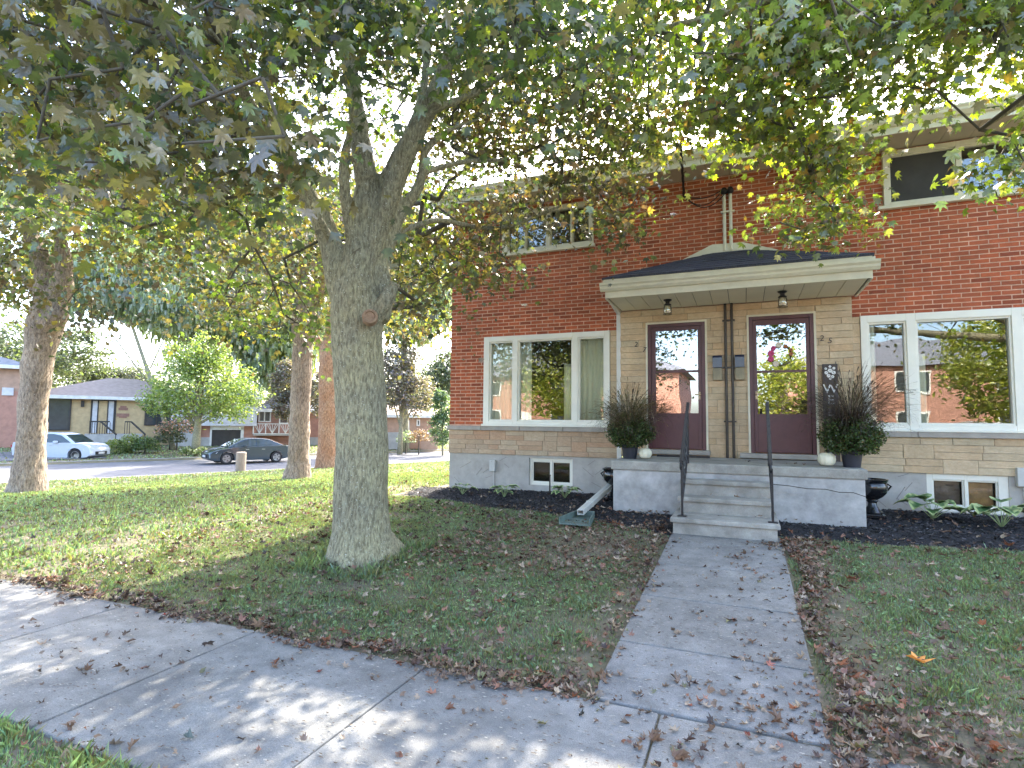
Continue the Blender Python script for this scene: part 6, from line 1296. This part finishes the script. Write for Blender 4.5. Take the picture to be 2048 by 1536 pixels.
n = 2400; pos.append(np.stack([rng.uniform(-14, -5, n), rng.uniform(-6.3, 4, n)], -1)); put(-2.9, -7.75, 40, .3, .07); put(-2.3, -7.9, 30, .3, .06)
pos.append(np.array([(-.4, -2.0), (-.1, -2.1), (.1, -2.35), (.15, -2.3), (-.3, -2.4), (.0, -1.2), (.05, -1.25), (.5, -1.35), (.6, -1.4), (.7, -1.38), (-.05, -.4)]))
pos = np.concatenate(pos); x, y = pos[:, 0], pos[:, 1]
onp = (x > -1.75) & (x < 1.35) & (y > -1.6); steps_ = (x > -.83) & (x < .345) & (y > -2.66) & ~onp
ok = ~((np.hypot((x + 3.78), (y + 4.62)) < .33)) & ~((x > -6) & (x < 5.2) & (y > -.03)); keep_top = rng.random(len(x)) < .9
few = onp | steps_; ok &= ~few | (np.arange(len(x)) >= len(x) - 11)
x, y, onp, steps_ = x[ok], y[ok], onp[ok], steps_[ok]
z = hz(x, y) + .012; inbed = (x > -5.75) & (x < 5.2) & (y > bedy(x)); z = np.where(inbed, bedz(x, y) + .02, z)
onc = ((x > -.82) & (x < .36) & (y > -6.4) & (y < -2.4)) | ((y > -7.78) & (y < -6.38)); z = np.where(onc, hz(x, y) + .028, z)
z = np.where(onp, 1.032, z); z = np.where(steps_, np.where(y > -1.93, .837, np.where(y > -2.21, .647, .457)), z); z += rng.uniform(.006, .032, len(x)) * ~onc
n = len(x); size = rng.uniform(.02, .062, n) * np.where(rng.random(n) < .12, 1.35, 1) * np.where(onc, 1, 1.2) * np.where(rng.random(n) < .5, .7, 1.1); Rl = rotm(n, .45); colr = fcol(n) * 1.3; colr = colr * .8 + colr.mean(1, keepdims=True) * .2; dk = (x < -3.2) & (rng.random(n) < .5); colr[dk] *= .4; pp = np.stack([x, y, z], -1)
rel = (pp - np.array(CAM)) @ np.array(RM); dep = -rel[:, 2]; px = 1024 + FPX * rel[:, 0] / dep; py = 768 - FPX * rel[:, 1] / dep; vis_ = (dep > .5) & (px > 5) & (px < 2043) & (py < 1530)
# named big ones
special = [(1838, 1335, .125, (.80, .33, .08), 'large bright orange maple leaf lying on the right lawn'), (2010, 1372, .06, (.40, .24, .17), 'pinkish tan leaf near the right edge of the lawn'), (1380, 1422, .05, (.42, .16, .11), 'coral red leaf lying on the walkway where it meets the sidewalk'), (808, 1240, .0, None, ''), (375, 1488, .075, (.10, .13, .12), 'curled grey-green leaf standing on the near sidewalk slab'), (640, 1352, .06, (.22, .06, .04), 'red-brown leaf on the sidewalk left of the seam'), (505, 1353, .05, (.22, .09, .04), 'rust brown leaf lying alone in the middle of the sidewalk'), (1540, 1338, .06, (.45, .17, .12), 'salmon pink leaf beside the leaf drift on the walkway'), (1165, 1440, .065, (.045, .04, .03), 'dark curled leaf standing upright on the sidewalk'), (480, 1490, .045, (.03, .022, .02), 'small black leaf on the sidewalk near the bottom of the photo'), (1480, 1505, .055, (.04, .035, .03), 'dark folded leaf on the near sidewalk slab at the walkway'), (230, 1500, .075, (.2, .16, .12), 'big curled brown leaf on the grass strip at the lower left'), (330, 1236, .05, (.35, .05, .035), 'bright red leaf at the lawn edge of the sidewalk'), (1130, 1368, .07, (.46, .30, .17), 'tan leaf propped in the drift at the lawn corner'), (900, 1425, .06, (.2, .09, .05), 'brown two-toned leaf on the sidewalk below the lawn drift'), (655, 1240, .07, (.13, .16, .14), 'pale green leaf lying on the lawn below the big maple'), (1495, 1480, .05, (.2, .05, .03), 'dark red leaf cluster on the walkway corner')]
M['fallen'] = leafmat('fallen_leaf', .12, gloss=.03, tcol=(1.2, 1, .8))
fm = {}
def fallen_mesh(i, col):
    v, f = FALL[i]; me = bpy.data.meshes.new('fallen_leaf'); k_ = 2 * len(v)
    me.from_pydata([tuple(a) for a in v] + [(-.02, -.2, .02), (.02, -.2, .02), (.0, -.75, .14)], [], [tuple(a) for a in f] + [(len(v), len(v) + 1, len(v) + 2)])
    ca = me.color_attributes.new('col', 'FLOAT_COLOR', 'POINT'); ca.data.foreach_set('color', np.tile([*col, 1.], (len(v) + 3)).astype(np.float32)); me.materials.append(M['fallen']); return me
palc = [tuple(1.35 * q for q in c_) for c_ in [(.13, .075, .045), (.19, .12, .075), (.26, .19, .13), (.075, .045, .035), (.22, .08, .035), (.32, .24, .16), (.17, .16, .07), (.28, .13, .08)]]
meshes = [[fallen_mesh(i, c_) for i in range(8)] for c_ in palc]
for px_, py_, s_, c_, lb in special:
    if c_ is None: continue
    g = G(px_, py_); me = fallen_mesh(rng.integers(8), c_); o_ = link('fallen_leaf', me); on = ((g.y > -7.78) and (g.y < -6.38)) or (-.82 < g.x < .36)
    o_.location = g + Vector((0, 0, .024 if on else .035)); o_.rotation_euler = (random.uniform(-.5, .5), random.uniform(-.5, .5), random.uniform(0, 6)); o_.scale = (s_,) * 3; tag(o_, lb, 'leaf', 'fallen maple leaves')
order = np.argsort(-(size / dep) * vis_); isp = np.zeros(n, bool); isp[order[:282]] = True
lab = {'walk': ('dry brown maple leaf lying on the concrete of the walkway', 'fallen leaves on the walkway'), 'side': ('dry brown maple leaf lying on the concrete of the sidewalk', 'fallen leaves on the sidewalk'), 'grass': ('dry brown maple leaf lying on the grass or bare soil of the lawn', 'fallen leaves on the lawn'), 'row': ('curled brown maple leaf in the drift along the lawn edge', 'leaves drifted along the concrete edge')}
cat_i = rng.choice(8, n, p=[.24, .2, .14, .16, .07, .08, .06, .05])
for i in np.where(isp)[0]:
    o_ = bpy.data.objects.new('fallen_leaf', meshes[cat_i[i]][rng.integers(8)]); COL.objects.link(o_)
    o_.matrix_world = Matrix.Translation(Vector(pp[i])) @ Matrix(Rl[i].tolist()).to_4x4() @ Matrix.Scale(float(size[i]), 4)
    xx, yy = x[i], y[i]; k_ = 'side' if -7.78 < yy < -6.45 else 'walk' if -.82 < xx < .34 and yy > -6.5 else 'row' if yy < -6.2 or .34 <= xx < .75 or -1.0 < xx <= -.82 else 'grass'
    tag(o_, lab[k_][0], 'leaf', lab[k_][1])
rest = ~isp
for i in range(8):
    k_ = np.where(rest)[0][i::8]
    if i == 0: Vs, Fs, Cs, off = [], [], [], 0
    v, f = FALL[i]; V_ = np.einsum('nij,kj->nki', Rl[k_], v) * size[k_][:, None, None] + pp[k_][:, None, :]
    Vs.append(V_.reshape(-1, 3)); Fs.append((f[None] + (np.arange(len(k_)) * len(v))[:, None, None]).reshape(-1, 3) + off); Cs.append(np.repeat(colr[k_], len(v), 0)); off += len(k_) * len(v)
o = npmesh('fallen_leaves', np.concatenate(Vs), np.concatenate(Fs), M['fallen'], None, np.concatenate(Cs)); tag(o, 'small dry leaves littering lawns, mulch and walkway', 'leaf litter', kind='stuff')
# bits of twig, seeds and leaf crumbs on the concrete and soil
n = 9200; x = np.concatenate([rng.uniform(-8, 2.4, 5200), rng.uniform(-.8, .36, 2100), rng.uniform(-3, 1.4, 1900)]); y = np.concatenate([rng.uniform(-7.7, -6.4, 5200), rng.uniform(-6.4, -2.5, 2100), rng.uniform(-5.4, -2.2, 1900)])
c = np.array([(.30, .27, .22), (.10, .07, .05), (.45, .42, .36), (.16, .12, .08)])[rng.choice(4, n)]
onc = ((x > -.82) & (x < .36)) | (y < -6.38); z = hz(x, y) + np.where(onc, .028, .012); k_ = ~((x > -.83) & (x < .345) & (y > -2.66))
sc = np.stack([rng.uniform(.006, .03, n), rng.uniform(.004, .009, n), rng.uniform(.003, .008, n)], -1)
o = scatter('leaf_crumbs', cv * [1, 2, 1], cf, np.stack([x, y, z], -1)[k_], rotm(n, .2)[k_], sc[k_] * 1.0, M['chip'], colors=c[k_]); tag(o, 'crumbs of leaves and seeds on the concrete', 'leaf litter')
